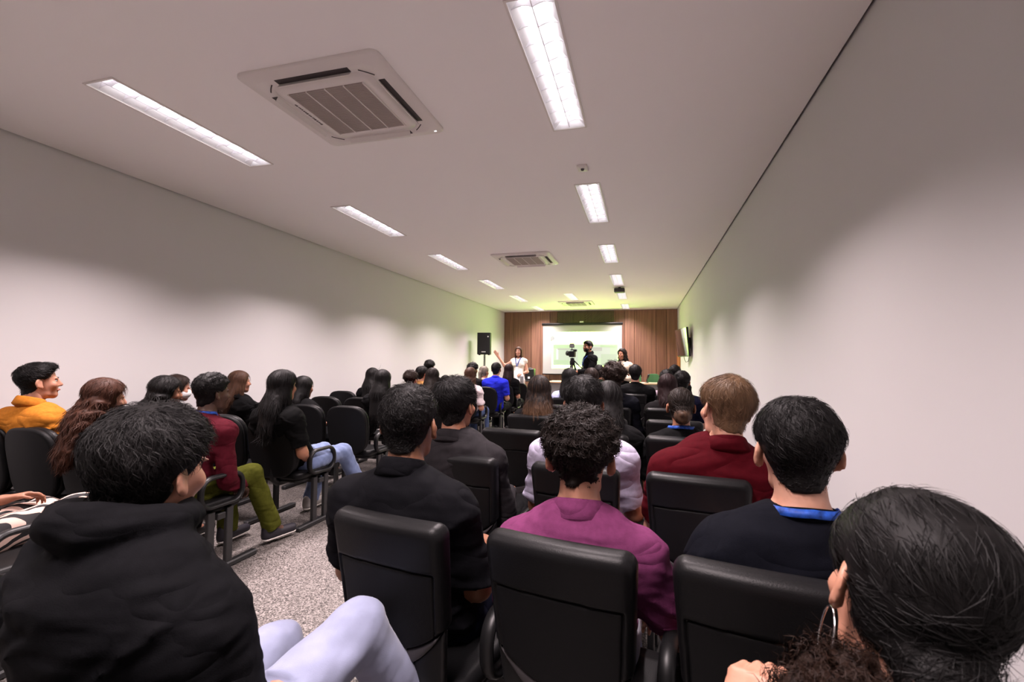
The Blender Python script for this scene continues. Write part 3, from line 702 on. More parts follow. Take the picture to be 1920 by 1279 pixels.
RROWS = [(0.66, (-0.90, -0.30, 0.33)), (1.49, (-0.640, -0.150, 0.305)), (2.34, (-0.78, -0.24, 0.242)), (3.24, (-0.79, -0.26, 0.245)), (4.08, (-0.86, -0.30, 0.25)), (5.06, (-0.84, -0.30, 0.24)), (6.02, (-0.86, -0.45, 0.33)), (7.1, (-0.70, -0.14, 0.38)), (8.1, (-0.74, -0.2, 0.38))]
for i, (y, xsr) in enumerate(RROWS):
    for j, x in enumerate(xsr):
        if i == 0 and j == 1: continue                                  # the photographer stands here
        lab = 'black padded chair, right block, %s row from the camera, %s' % (ordw[i], seatw_r[j])
        rz = (-0.10, -0.19, -0.15, -0.10, -0.08)[i] if i < 5 else -0.04
        chair('A', x, y - (0.10 * (x + 0.67) if i in (1, 2) else 0), lab, 'black chairs in the right block', arms=(1, -1) if j == 0 else (1,), legside=-1, sc=0.93 if i < 3 else 1.0, rz=rz)
LROWS = [1.45, 2.43, 3.41, 4.40, 5.39, 6.38, 7.36, 8.34, 9.32, 10.3]
LX = [-2.85, -3.35, -3.85, -4.33]
for i, y in enumerate(LROWS):
    for j, x in enumerate(LX):
        xx = x + (0.0 if i < 5 else 0.04 * (i - 4))
        lab = 'black rounded-back chair, left block, %s row from the camera, %s' % (ordw[i], seatw_l[j])
        chair('B', xx, y, lab, 'black chairs in the left block', arms=(1,), legside=1)

# ------------------------------------------------------------------ people
def rotm(yaw=0, pitch=0, roll=0):
    return np.array(Euler((pitch, roll, yaw), 'YXZ').to_matrix()) if False else np.array((Matrix.Rotation(yaw, 3, 'Z') @ Matrix.Rotation(pitch, 3, 'X') @ Matrix.Rotation(roll, 3, 'Y')))
def head_mesh(res, face):
    f = Field((-0.12, -0.15, -0.17), (0.12, 0.16, 0.15), res)
    f.cone((0, -0.02, -0.04), (0, -0.035, -0.15), 0.052, 0.056, 0.0)
    f.ell((0, -0.012, 0.032), (0.074, 0.094, 0.083), 0.03)
    f.ell((0, 0.032, -0.035), (0.057, 0.060, 0.072), 0.03)
    f.cone((-0.035, 0.03, -0.085), (0, 0.066, -0.092), 0.018, 0.020, 0.02); f.cone((0.035, 0.03, -0.085), (0, 0.066, -0.092), 0.018, 0.020, 0.02)
    f.cone((0, 0.088, 0.012), (0, 0.106, -0.026), 0.007, 0.012, 0.012)
    for s in (-1, 1):
        f.cone((s * 0.008, 0.098, -0.030), (s * 0.012, 0.094, -0.030), 0.007, 0.006, 0.006)
        f.ell((s * 0.03, 0.083, 0.018), (0.02, 0.008, 0.007), 0.012)         # brow ridge
        f.ell((s * 0.030, 0.088, 0.003), (0.014, 0.012, 0.009), 0.008, sub=True)
        f.ell((s * 0.040, 0.066, -0.025), (0.022, 0.018, 0.02), 0.02)        # cheek
        R3 = rotm(yaw=s * 0.55, roll=-s * 0.12)
        f.ell((s * 0.085, -0.008, -0.010), (0.008, 0.022, 0.034), 0.006, R3)   # ear
        f.ell((s * 0.080, 0.004, -0.035), (0.008, 0.010, 0.012), 0.008, R3)   # lobe
        f.ell((s * 0.094, -0.004, -0.006), (0.006, 0.013, 0.021), 0.004, R3, sub=True)
    f.ell((0, 0.088, -0.056), (0.021, 0.010, 0.006), 0.006); f.ell((0, 0.086, -0.066), (0.018, 0.010, 0.006), 0.006)
    return f.mesh()
HEADS = {}
def head_cached(res, face):
    if (res, face) not in HEADS: HEADS[(res, face)] = head_mesh(res, face)
    return HEADS[(res, face)]
def ellq(X, Y, Z, c, r):
    x, y, z = X - c[0], Y - c[1], Z - c[2]
    k0 = np.sqrt((x / r[0]) ** 2 + (y / r[1]) ** 2 + (z / r[2]) ** 2); k1 = np.sqrt((x / r[0] ** 2) ** 2 + (y / r[1] ** 2) ** 2 + (z / r[2] ** 2) ** 2) + 1e-6
    return k0 * (k0 - 1) / k1
def hair_mesh(st, res, seed):
    """hair volume in head space; st: dict(style, t, amp, freq, len, wid, ...)"""
    style = st['style']; t = st.get('t', 0.018); amp = st.get('amp', 0.003); fr = st.get('freq', 60); ln = st.get('len', 0.3); wd = st.get('wid', 0.10)
    tb = st.get('tb', 0.004)
    lo = (-0.19, -0.26, -0.16 if style in ('short', 'curly') else -ln - 0.18); hi = (0.19, 0.16, 0.19)
    f = Field(lo, hi, res); X, Y, Z = f.xyz()
    base = ellq(X, Y, Z, (0, -0.012, 0.032), (0.0745, 0.0945, 0.0835))
    neck = np.sqrt(X ** 2 + (Y + 0.028) ** 2) - 0.054
    nk = np.maximum(neck, Z + 0.02)
    hh = np.clip(0.5 + 0.5 * (base - nk) / 0.03, 0, 1); base = base * (1 - hh) + nk * hh - 0.03 * hh * (1 - hh)
    tz = tb + (t - tb) * smoothstep(-0.05, 0.06, Z + 0.0 * X)
    tz = tz + st.get('front', 0.0) * smoothstep(0.0, 0.09, Y) * smoothstep(0.05, 0.1, Z)      # lifted fringe
    if style in ('short', 'curly'):
        cut = (Y - st.get('line', 0.025) - 0.75 * Z) * 0.8
        nap = (-0.090 + st.get('nape', 0.0) + 0.9 * np.maximum(np.abs(X) - 0.03, 0) - Z)
        edge = np.clip(np.minimum(-cut / 0.03 + 1.0 * smoothstep(0.06, 0.10, Z), -nap / 0.03), 0, 1) ** 0.6      # the hairline thins out
        d = base - (0.0015 + (tz - 0.0015) * edge)
        d = np.maximum(np.maximum(d, cut), nap)
        ear = np.minimum(ellq(X, Y, Z, (0.085, 0.004, -0.014), (0.03, 0.026, 0.036)), ellq(X, Y, Z, (-0.085, 0.004, -0.014), (0.03, 0.026, 0.036)))
        d = np.maximum(d, -ear)
    else:
        d = base - tz + 0 * X * Y
        cut = (Y - st.get('line', 0.03) - 0.62 * Z) * 0.8
        if style in ('bun', 'pony', 'slick'):
            nap = (-0.085 + 0.9 * np.maximum(np.abs(X) - 0.03, 0) - Z); d = np.maximum(np.maximum(d, cut), nap)
            ear = np.minimum(ellq(X, Y, Z, (0.085, 0.006, -0.014), (0.03, 0.024, 0.036)), ellq(X, Y, Z, (-0.085, 0.006, -0.014), (0.03, 0.024, 0.036)))
            d = np.maximum(d, -ear)
        else:
            d = np.maximum(d, np.maximum(cut, -0.06 - Z))
    f.D = d.astype(np.float32)
    if style == 'bun': f.ell(st.get('bun', (0, -0.125, -0.035)), (0.042, 0.034, 0.040), 0.012)
    if style == 'pony':
        f.ell((0, -0.115, 0.0), (0.026, 0.026, 0.026), 0.012)
        f.cone((0, -0.13, 0.0), (0.01, -0.14, -ln), 0.032, 0.022, 0.015)
    if style == 'slick':        # sleek crown with a loose curly mass below
        f.ell((0, -0.085, -0.075), (0.05, 0.04, 0.04), 0.02)
    if style in ('long', 'wavy'):
        f.cone((0, -0.030, 0.020), (0, -0.052, -0.08), 0.092, 0.098, 0.03, flat=(1, 0.86, 1))
        f.cone((0, -0.052, -0.08), (0, -0.115, -0.17), wd * 0.98, wd, 0.03, flat=(1, 0.55, 1))
        f.cone((0, -0.115, -0.17), (0, -0.150 - st.get('back', 0.0), -ln), wd, wd * st.get('taper', 0.85), 0.03, flat=(1, 0.42, 1))
        for s in (-1, 1): f.cone((s * 0.068, 0.0, 0.03), (s * 0.082, -0.02, -min(ln, 0.2)), 0.026, 0.026, 0.02)
        f.ell((0, 0.125, -0.06), (0.060, 0.095, 0.15), 0.01, sub=True)
        g = f.D; sel = g
        Rg = amp * np.sin(X * 230 + 2.5 * np.sin(Z * 14 + 4 * Y) + seed) * np.cos(Y * 170 + 1.5 * np.sin(Z * 11)) 
        f.D = (sel + Rg * smoothstep(0.12, 0.0, Z + 0 * X)).astype(np.float32)
        if style == 'wavy': f.D = (f.D + st.get('wave', 0.007) * np.sin(Z * 85 + 9 * X + 3 * np.sin(X * 30)) * np.sin(X * 60 + seed) * smoothstep(0.10, -0.05, Z + 0 * X)).astype(np.float32)
    else:
        f.D = (f.D + amp * wob(X, Y, Z, fr, seed)).astype(np.float32)
        if style == 'curly': f.D = (f.D + 0.6 * amp * wob(X, Y, Z, fr * 2.1, seed + 5)).astype(np.float32)
    return f.mesh()
def strands(V, F, st, n, seed, rad=0.0008):
    r = np.random.default_rng(seed); N = vnorm(V, F); style = st['style']
    pool = np.arange(len(V))
    if style in ('short', 'curly'): pool = pool[~((np.abs(V[:, 0]) > 0.052) & (V[:, 1] > -0.045) & (V[:, 2] < 0.025)) & (V[:, 2] > -0.075)]
    pick = pool[r.integers(0, len(pool), n)]; P = V[pick] + r.normal(0, 0.002, (n, 3)); Nn = N[pick]
    K = st.get('K', 5)
    L = st.get('slen', 0.03) * r.uniform(0.6, 1.3, n)
    if style in ('short', 'curly'): L = L * (0.25 + 0.75 * smoothstep(-0.06, 0.035, P[:, 2]))
    crown = np.array(st.get('crown', (0.01, -0.06, 0.12)))
    if style in ('long', 'wavy', 'pony'):
        D = np.tile(np.array([0, -0.05, -1.0]), (n, 1)); top = smoothstep(-0.02, 0.08, P[:, 2])[:, None]
        A = P - np.array([0, 0.0, 0.14]); D = D * (1 - top) + A / (np.linalg.norm(A, axis=1, keepdims=True) + 1e-6) * top
    elif style in ('bun', 'slick'):
        D = np.array([0, -0.115, -0.03]) - P
    else:
        A = P - crown; D = A / (np.linalg.norm(A, axis=1, keepdims=True) + 1e-6)
        D[:, 2] -= 0.5 * smoothstep(0.05, -0.05, P[:, 2])
        sw = np.cross(np.array([0, 0, 1.0]), A); D += 0.45 * sw / (np.linalg.norm(sw, axis=1, keepdims=True) + 1e-6)
        D += np.array(st.get('comb', (0, 0, 0)))
    D += r.normal(0, st.get('mess', 0.18), (n, 3))
    D -= (D * Nn).sum(1, keepdims=True) * Nn; D /= np.linalg.norm(D, axis=1, keepdims=True) + 1e-6
    B = np.cross(Nn, D)
    s = np.linspace(0, 1, K)[None, :, None]
    Lb = L[:, None, None]; R_ = 0.10
    if style == 'curly' or (style == 'slick' and False):
        cr = st.get('cr', 0.006) * r.uniform(0.6, 1.3, (n, 1, 1)) * (0.25 + 0.75 * smoothstep(-0.06, 0.035, P[:, 2]))[:, None, None]; a = s * 2 * np.pi * st.get('turns', 1.2) + r.uniform(0, 6.28, (n, 1, 1))
        C = P[:, None] + Nn[:, None] * (Lb * 0.45 * s - 0.003) + D[:, None] * Lb * 0.5 * s + cr * (np.cos(a) * D[:, None] + np.sin(a) * B[:, None])
    else:
        lift = st.get('lift', 0.006) * r.uniform(0.2, 1, (n, 1, 1))
        bnd = smoothstep(-0.06, 0.05, P[:, 2])[:, None, None] if style in ('long', 'wavy', 'pony') else 1.0
        C = P[:, None] + D[:, None] * Lb * s - Nn[:, None] * ((Lb * s) ** 2 / (2 * R_)) * bnd + Nn[:, None] * (lift * np.sin(s * 2.2) - 0.001)
        C = C + B[:, None] * (st.get('swirl', 0.004) * np.sin(s * 5 + r.uniform(0, 6.28, (n, 1, 1))))
        if style == 'wavy': C = C + B[:, None] * 0.006 * np.sin(s * 9 + r.uniform(0, 6.28, (n, 1, 1)))
    rr = rad * r.uniform(0.6, 1.4, (n, 1)) * np.interp(np.linspace(0, 5, K), np.arange(6), [1, 1, 0.95, 0.8, 0.55, 0.15])[None]
    T = np.gradient(C, axis=1); T /= np.linalg.norm(T, axis=2, keepdims=True) + 1e-9
    U = np.cross(T, np.broadcast_to(Nn[:, None], T.shape)); U /= np.linalg.norm(U, axis=2, keepdims=True) + 1e-9; W = np.cross(U, T)
    tw = r.uniform(-0.9, 0.9, (n, 1, 1)); Ub = U * np.cos(tw) + W * np.sin(tw)          # each strand is a slim twisted lock
    pr = np.stack([C - 1.0 * rr[..., None] * Ub, C + 1.0 * rr[..., None] * Ub], 2)       # n,K,2,3
    Vs = pr.reshape(-1, 3); base = (np.arange(n) * K * 2)[:, None]
    k = np.arange(K - 1)[None, :] * 2
    Fs = np.stack([base + k, base + k + 1, base + k + 3, base + k + 2], -1).reshape(-1, 4)
    return Vs, Fs
def hand_prims(f, wr, d, nrm, side, curl=0.7, hs=1.0):
    """wrist, direction towards the fingers, back-of-hand normal, side (+1 right hand)"""
    d = np.array(d, float); d /= np.linalg.norm(d); n = np.array(nrm, float); n -= n @ d * d; n /= np.linalg.norm(n); x = np.cross(d, n) * side
    w = np.array(wr, float)
    for t in (-0.026, -0.009, 0.009, 0.026): f.cone(w + x * t * 0.7 * hs, w + (d * 0.085 + x * t) * hs, 0.016 * hs, 0.012 * hs, 0.012)
    for i, (t, L) in enumerate(((-0.030, 0.082), (-0.010, 0.092), (0.010, 0.086), (0.029, 0.066))):   # index .. little
        p = w + (d * 0.088 + x * t) * hs; a = 0.0
        for j, (fr, r0, r1) in enumerate(((0.45, 0.0098, 0.0088), (0.30, 0.0088, 0.0078), (0.25, 0.0078, 0.0064))):
            a += curl * (0.55 if j == 0 else 0.75) * (1 + 0.12 * i)
            q = p + (d * math.cos(a) - n * math.sin(a)) * L * fr * hs; f.cone(p, q, r0 * hs, r1 * hs, 0.003); p = q
    p = w + (d * 0.025 - x * 0.024) * hs; q = p + (d * 0.035 - x * 0.028 - n * 0.012) * hs; f.cone(p, q, 0.014 * hs, 0.0105 * hs, 0.008)
    q2 = q + (d * 0.032 - x * 0.002 - n * 0.012 * (1 + curl)) * hs; f.cone(q, q2, 0.0105 * hs, 0.0075 * hs, 0.003)
def ringloft(c, prof, n=40, ex=1.0, ey=1.0, tilt=0.0):
    """loft rings (radius, z) round the neck; tilt leans the front down"""
    a = np.linspace(0, 2 * np.pi, n, endpoint=False); V = []
    for r, z in prof:
        x, y = r * ex * np.cos(a), r * ey * np.sin(a); V.append(np.stack([c[0] + x, c[1] + y, c[2] + z - tilt * y], -1))
    V = np.concatenate(V); m = len(prof); F = []
    for i in range(m):
        j = (i + 1) % m
        for t in range(n): u = (t + 1) % n; F.append([i * n + t, i * n + u, j * n + u, j * n + t])
    return V, np.array(F)
def ribbonVF(pts, nrm, wdt, th):
    P = np.array(pts, float); Nn = np.array(nrm, float); Nn /= np.linalg.norm(Nn, axis=1, keepdims=True)
    T = np.gradient(P, axis=0); T /= np.linalg.norm(T, axis=1, keepdims=True); B = np.cross(T, Nn); B /= np.linalg.norm(B, axis=1, keepdims=True)
    V = np.stack([P - B * wdt / 2 - Nn * th / 2, P + B * wdt / 2 - Nn * th / 2, P + B * wdt / 2 + Nn * th / 2, P - B * wdt / 2 + Nn * th / 2], 1).reshape(-1, 3)
    F = [[4 * i + t, 4 * i + (t + 1) % 4, 4 * i + 4 + (t + 1) % 4, 4 * i + 4 + t] for i in range(len(P) - 1) for t in range(4)]
    F += [[0, 1, 2, 3], [4 * len(P) - 1, 4 * len(P) - 2, 4 * len(P) - 3, 4 * len(P) - 4]]
    return V, np.array(F)
PEOPLE = {}
def person(key, label, root, head, hrot=(0, 0, 0), hs=1.0, yaw=0.0, stand=False, build=1.0, sw=None, female=False, tone='tan', hair=None, hairm=None,
           top='black', topcol=(0.01, 0.01, 0.011), sleeve='short', collar='crew', topmat=None, bottom=(0.012, 0.013, 0.016), bottommat=None, shoe=(0.012, 0.012, 0.013), sole=None,
           arms=None, legs=None, hipz=None, res=0.012, nst=0, lany=False, face=False, curl=(0.7, 0.7), hand_n=None, seed=1, srad=0.0008, group='seated audience', hood=False, wrinkle=1.0, hipdx=0.0, lower=True, skirt=False, armsw=None, tres=0.024):
    root = (root[0], root[1], 0.0)
    e = tag(empty('person', root, yaw), label, 'person', group)
    PEOPLE[key] = e
    c, s_ = math.cos(-yaw), math.sin(-yaw)
    dx, dy = head[0] - root[0], head[1] - root[1]
    HC = np.array([c * dx - s_ * dy, s_ * dx + c * dy, head[2] - (0.117 + (hair.get('t', 0.015) if hair else 0)) * hs])
    hz = hipz if hipz is not None else (0.92 if stand else 0.535)
    H0 = np.array([hipdx, 0, hz]); Rh = rotm(*hrot)
    NB = HC + np.array([0, -0.035, -0.150]) * hs + 0.04 * (Rh @ np.array([0, 0, -1.0]) - np.array([0, 0, -1.0]))
    bw = (0.88 if female else 1.0) * build
    swd = sw if sw is not None else (0.148 if female else 0.172) * (0.5 + 0.5 * build)
    W = H0 * 0.64 + NB * 0.36 + np.array([0, 0.0 if stand else -0.025, 0]); C = H0 * 0.30 + NB * 0.70 + np.array([0, -0.015 if stand else -0.035, 0])
    SC = NB + np.array([0, -0.022, -0.070])
    up = {}
    S = {k: SC + np.array([k * swd, 0, -0.03 - (0.03 if hood else 0)]) for k in (-1, 1)}
    if armsw: arms = dict(arms or {}); arms.update({k: tuple([np.array(q) - [root[0], root[1], 0] - S[k] for q in v[:2]]) + tuple(v[2:]) for k, v in armsw.items()})
    # arms given as {side: (elbow, wrist)} offsets from the shoulder, else hands in lap
    A = {}
    for k in (-1, 1):
        if arms and k in arms: el, wr = S[k] + np.array(arms[k][0]), S[k] + np.array(arms[k][1])
        elif stand: el = S[k] + np.array([k * 0.05, -0.03, -0.28]); wr = el + np.array([k * 0.01, 0.06, -0.24])
        else: el = S[k] + np.array([k * 0.055, 0.085, -0.26]); wr = el * 0.12 + np.array([H0[0] + k * 0.07, 0.30, hz + 0.11]) * 0.88
        A[k] = (el, wr)
    Lg = {}
    for k in (-1, 1):
        hj = H0 + np.array([k * 0.085, 0.02, -0.03])
        if legs and k in legs: kn, an = np.array(legs[k][0], float), np.array(legs[k][1], float)
        elif stand: kn, an = np.array([k * 0.09, 0.02, 0.49]), np.array([k * 0.10, -0.01, 0.09])
        else: kn, an = H0 + np.array([k * 0.11, 0.43, -0.02]), np.array([H0[0] + k * 0.11, 0.46, 0.10])
        Lg[k] = (hj, kn, an)
    allp = [H0, NB, *S.values(), *[q for v in A.values() for q in v], *[q for v in Lg.values() for q in v]]
    lo = np.min(allp, 0) - 0.22; hi = np.max(allp, 0) + 0.22; lo[2] = max(lo[2], -0.02)
    def torso(f, e_, k=0.05):
        f.cone(H0, W, 0.150 * bw + e_, 0.132 * bw + e_, k, flat=(1, 0.74, 1)); f.cone(W, C, 0.132 * bw + e_, 0.158 * bw + e_, k, flat=(1, 0.68, 1))
        f.cone(C, SC + [0, 0, -0.075], 0.156 * bw + e_, 0.122 * bw + e_, k, flat=(1, 0.62, 0.8)); f.cone(S[-1], S[1], 0.058 + e_, 0.058 + e_, k)
        for q in (-1, 1):
            f.cone(NB + [q * 0.03, -0.012, -0.042], S[q] * 0.85 + SC * 0.15, 0.046 + e_ * 0.5, 0.054 + e_, k)
            if female: f.ell(C + [q * 0.07, 0.085, 0.0], (0.062 + e_, 0.055 + e_, 0.06 + e_), 0.04)
        f.ell(C + [0, -0.035, 0.045], (0.13 * bw + e_, 0.05 + e_, 0.09), k)
    def limb_arm(f, e_, k, sleeve_frac=None, fore=None):
        for q in (-1, 1):
            el, wr = A[q]
            if sleeve_frac is None: f.cone(S[q], el, 0.052 * (0.6 + 0.4 * build) + e_, 0.040 + e_, k); f.cone(el, wr, 0.040 + e_, 0.026 + e_, k)
            elif fore is None: f.cone(S[q], S[q] + (el - S[q]) * sleeve_frac, 0.054 * (0.6 + 0.4 * build) + e_, 0.050 * (0.6 + 0.4 * build) + e_, k, cut=1.0)
            else:
                f.cone(S[q], el, 0.054 * (0.6 + 0.4 * build) + e_, 0.045 + e_, k); f.cone(el, el + (wr - el) * fore, 0.044 + e_, 0.032 + e_, 0.02, cut=1.0)
    # ---- body: one mesh (head, neck, trunk, limbs, hands)
    rb = 0.0155 if res <= 0.011 else (0.02 if res < 0.015 else 0.024)
    f = Field(lo, hi, rb); torso(f, -0.004); limb_arm(f, 0, 0.03)
    f.cone(NB + [0, -0.005, -0.05], HC + Rh @ np.array([0, -0.022, -0.06]) * hs, 0.062 * hs * (0.85 if female else 1), 0.053 * hs * (0.88 if female else 1), 0.03)
    for q in (-1, 1):
        hj, kn, an = Lg[q]
        f.cone(hj, kn, 0.080, 0.055, 0.03); f.cone(kn, an, 0.050, 0.034, 0.02)
        fd = np.array([0, 1.0, 0]) if not (legs and q in legs and len(legs[q]) > 2) else np.array(legs[q][2], float)
        f.cone(an, an + fd * 0.15 + [0, 0, -0.06], 0.034, 0.024, 0.02)
    parts = [f.mesh()]
    Vh, Fh = head_cached(min(res, 0.0065) if face or res < 0.011 else (0.010 if res < 0.015 else 0.0125), face)
    parts.append(((Rh @ (Vh * hs * np.array([0.95 if female else 1, 1, 1])).T).T + HC, Fh))
    for q in (-1, 1):
        el, wr = A[q]; d = wr - el; d /= np.linalg.norm(d)
        hn = np.array([q * 0.3, 0.2, 1.0]) if hand_n is None else np.array(hand_n[q], float)
        hf = Field(wr - 0.21, wr + 0.21, 0.0055 if res < 0.011 else (0.0095 if res < 0.015 else 0.013))
        if hf.n.prod() < 4e6:
            hf.cone(wr - d * 0.06, wr, 0.030, 0.0265, 0); hand_prims(hf, wr, d if not (arms and q in arms and len(arms[q]) > 2) else arms[q][2], hn, q, curl[0 if q < 0 else 1])
            parts.append(hf.mesh())
    V, F = join(parts); link('body', mesh_np('body', V, F), skin(tone), e)
    # ---- shirt
    tm = topmat or cloth(key, topcol)
    e_ = 0.014 if sleeve != 'hoodie' else 0.030
    f = Field(lo, hi, res); torso(f, e_)
    if sleeve == 'short': limb_arm(f, 0.014, 0.04, 0.80)
    elif sleeve == 'cap': limb_arm(f, 0.012, 0.04, 0.45)
    elif sleeve == 'long': limb_arm(f, 0.012, 0.04, 1.0, 0.96)
    elif sleeve == 'hoodie': limb_arm(f, 0.026, 0.05, 1.0, 0.98)
    elif sleeve == 'none': pass
    if hood:
        n0 = NB + [0, -0.005, 0.022]
        for k in range(16):
            a = k * 2 * math.pi / 16; r0 = np.array([0.108 * math.cos(a), 0.10 * math.sin(a) - 0.005, 0.048 - 0.012 * math.sin(a)])
            a2 = (k + 1) * 2 * math.pi / 16; r1 = np.array([0.108 * math.cos(a2), 0.10 * math.sin(a2) - 0.005, 0.048 - 0.012 * math.sin(a2)])
            th = 0.030 + 0.016 * max(0, -math.sin(a))
            f.cone(n0 + r0, n0 + r1, th, th, 0.012)
        for k in range(12):                 # lower roll of the folded hood lying on the back
            t0, t1 = (math.pi * (1.0 + k / 12), math.pi * (1.0 + (k + 1) / 12))
            g0 = np.array([0.145 * math.cos(t0), -0.035 + 0.115 * math.sin(t0), 0.0 + 0.075 * math.sin(t0)]); g1 = np.array([0.145 * math.cos(t1), -0.035 + 0.115 * math.sin(t1), 0.0 + 0.075 * math.sin(t1)])
            f.cone(n0 + g0, n0 + g1, 0.036, 0.036, 0.014)
    X, Y, Z = f.xyz(); nz = wob(X, Y, Z, 20, seed) * 0.0035 + 0.0030 * np.sin(26 * (Z + 0.35 * np.abs(X) + 0.04 * np.sin(9 * X + seed)) * (1 + 0.2 * np.sin(5 * X))) * smoothstep(0.2, -0.05, Z - C[2] + 0 * X)
    nz = nz + 0.0022 * wob(X * 1.0, Y * 1.0, Z * 2.2, 34, seed + 3)
    rs_ = np.random.default_rng(seed)
    for q in range(3):                      # sharper drape folds running across the back and towards the arms
        sl_ = rs_.uniform(-0.9, 0.9); ph = rs_.uniform(0, 6.28); fq = rs_.uniform(26, 46)
        rg = 1 - np.abs(np.sin(fq * 0.5 * (Z + sl_ * X + 0.02 * np.sin(14 * X + ph)) + ph))
        nz = nz - 0.012 * rg ** 3 * np.clip(0.15 + wob(X, Y, Z, 9, seed + 20 + q), 0, 1) * np.clip((NB[2] - 0.03 - Z) / 0.06, 0, 1)
    f.D = (f.D + wrinkle * nz).astype(np.float32)
    # neck opening and hem
    op = np.sqrt((X - NB[0]) ** 2 + (Y - NB[1] - 0.005) ** 2) - 0.062 * (0.92 if female else 1.0)
    if not hood: f.D = np.maximum(f.D, -np.maximum(op, NB[2] - 0.03 - Z)).astype(np.float32)
    hem = H0[2] - (0.10 if not stand else 0.08)
    if skirt: f.cone(H0, H0 + [0, 0.0, -0.42], 0.165 * bw, 0.20 * bw, 0.05, flat=(1, 0.8, 1), cut=1.0)
    else: f.D = np.maximum(f.D, hem - Z).astype(np.float32)
    nm = {'hoodie': 'hoodie'}.get(sleeve, 'dress' if skirt else ('blazer' if collar == 'blazer' else 'shirt'))
    link(nm, mesh_np(nm, *f.mesh()), tm, e)
    tl = 0.30
    if collar == 'polo': V, F = ringloft(NB + [0, -0.004, 0.020], [(0.066, -0.05), (0.063, 0.024), (0.067, 0.030), (0.073, 0.024), (0.094, -0.026), (0.088, -0.034)], ey=1.02, tilt=tl)
    elif collar == 'blazer': V, F = ringloft(NB + [0, -0.002, 0.014], [(0.070, -0.035), (0.066, 0.012), (0.071, 0.017), (0.077, 0.010), (0.105, -0.040), (0.10, -0.05)], ey=1.0, tilt=tl)
    elif collar == 'crew': V, F = ringloft(NB + [0, 0.0, 0.010], [(0.064, -0.04), (0.064, 0.010), (0.069, 0.013), (0.080, -0.012), (0.076, -0.03)], ey=1.0, tilt=tl)
    else: V = None
    if V is not None and not hood: link('collar', mesh_mixed('collar', V, F), tm, e)
    # ---- trousers, shoes
    if lower:
        bm = bottommat or cloth(key + '_trousers', bottom)
        f = Field(lo, hi, tres)
        f.cone(H0 + [0, 0, 0.02], H0 + [0, 0.02, -0.03], 0.158 * bw, 0.155 * bw, 0.04, flat=(1, 0.78, 0.9))
        for q in (-1, 1):
            hj, kn, an = Lg[q]; w0 = 0.016
            f.cone(hj, kn, 0.088 * (0.7 + 0.3 * build) + w0 * 0.4, 0.062 + w0 * 0.4, 0.04); f.cone(kn, an, 0.062 + w0 * 0.4, 0.052 + w0, 0.03, cut=1.0)
        X, Y, Z = f.xyz(); f.D = (f.D + 0.004 * wob(X, Y, Z, 24, seed + 8) + 0.0025 * wob(X, Y, Z, 52, seed + 9)).astype(np.float32)
        f.D = np.maximum(f.D, np.minimum(Z - H0[2] - 0.10, 0.16 - Y)).astype(np.float32)
        link('trousers' if not skirt else 'leggings', mesh_np('trousers', *f.mesh()), bm, e)
        for q in (-1, 1):
            an = Lg[q][2]; fd = np.array([0, 1.0, 0]) if not (legs and q in legs and len(legs[q]) > 2) else np.array(legs[q][2], float)
            z0 = an[2] - 0.085; sf = Field(an - [0.2, 0.2, 0.13], an + [0.2, 0.26, 0.08], 0.010 if tres < 0.013 else 0.022)
            hl = np.array([an[0], an[1], z0 + 0.045]) - fd * 0.045; toe = hl + fd * 0.21
            sf.cone(hl, toe, 0.040, 0.034, 0, flat=(1, 1, 1)); sf.cone(hl + [0, 0, 0.05], hl + fd * 0.05 + [0, 0, 0.03], 0.036, 0.036, 0.03)
            sf.D = np.maximum(sf.D, z0 + 0.006 - sf.xyz()[2]).astype(np.float32)
            sh = link('shoe', mesh_np('shoe', *sf.mesh()), mat('shoe_%s' % key, shoe, 0.6), e)
            if sole:
                sf = Field(an - [0.2, 0.2, 0.13], an + [0.2, 0.26, 0.08], 0.009); sf.cone(hl, toe, 0.046, 0.040, 0); Z = sf.xyz()[2]
                sf.D = np.maximum(sf.D, np.maximum(z0 - Z, Z - z0 - 0.026)).astype(np.float32)
                link('sole', mesh_np('sole', *sf.mesh()), mat('sole_%s' % key, sole, 0.6), sh)
    # ---- hair
    if hair:
        hr = hair.get('res', min(res, 0.008) if res < 0.011 else min(res, 0.012))
        V, F = hair_mesh(hair, hr, seed); P = [(V, F)]
        nst = nst or 800
        P.append(strands(V, F, hair, nst, seed, srad if res < 0.017 else 0.0017))
        V, F = join(P); V = (Rh @ (V * hs * np.array([0.97 if female else 1, 1, 1])).T).T + HC
        ho = link('hair', mesh_np('hair', V, F), hairm, e)
    # ---- facial features
    if face:
        def fp(x, y, z): return tuple(HC + Rh @ (np.array([x, y, z]) * hs))
        for q in (-1, 1):
            V, F = latheVF([(0.0, -0.010), (0.008, -0.006), (0.0105, 0), (0.008, 0.006), (0, 0.010)], 12)
            V = V * [1.25, 0.8, 0.8] * hs; ey = link('eye', mesh_mixed('eye', V, F), mat('eye_white', (0.75, 0.72, 0.70), 0.25), e, fp(q * 0.030, 0.0765, 0.003), (0, 0, hrot[0]))
            V, F = latheVF([(0.0, 0.001), (0.006, 0.0), (0.006, -0.002)], 12); R9 = rotm(pitch=-math.pi / 2); V = (R9 @ V.T).T
            link('iris', mesh_mixed('iris', V, F), mat('iris', (0.02, 0.012, 0.008), 0.2), ey, (0, 0.009 * hs, 0))
            V, F = tubeVF([fp(q * 0.013, 0.0905, 0.018), fp(q * 0.028, 0.0905, 0.024), fp(q * 0.044, 0.080, 0.019)], [0.0035, 0.004, 0.002], 8); link('eyebrow', mesh_mixed('eyebrow', V, F), mat('brow', (0.02, 0.014, 0.012), 0.7), e)
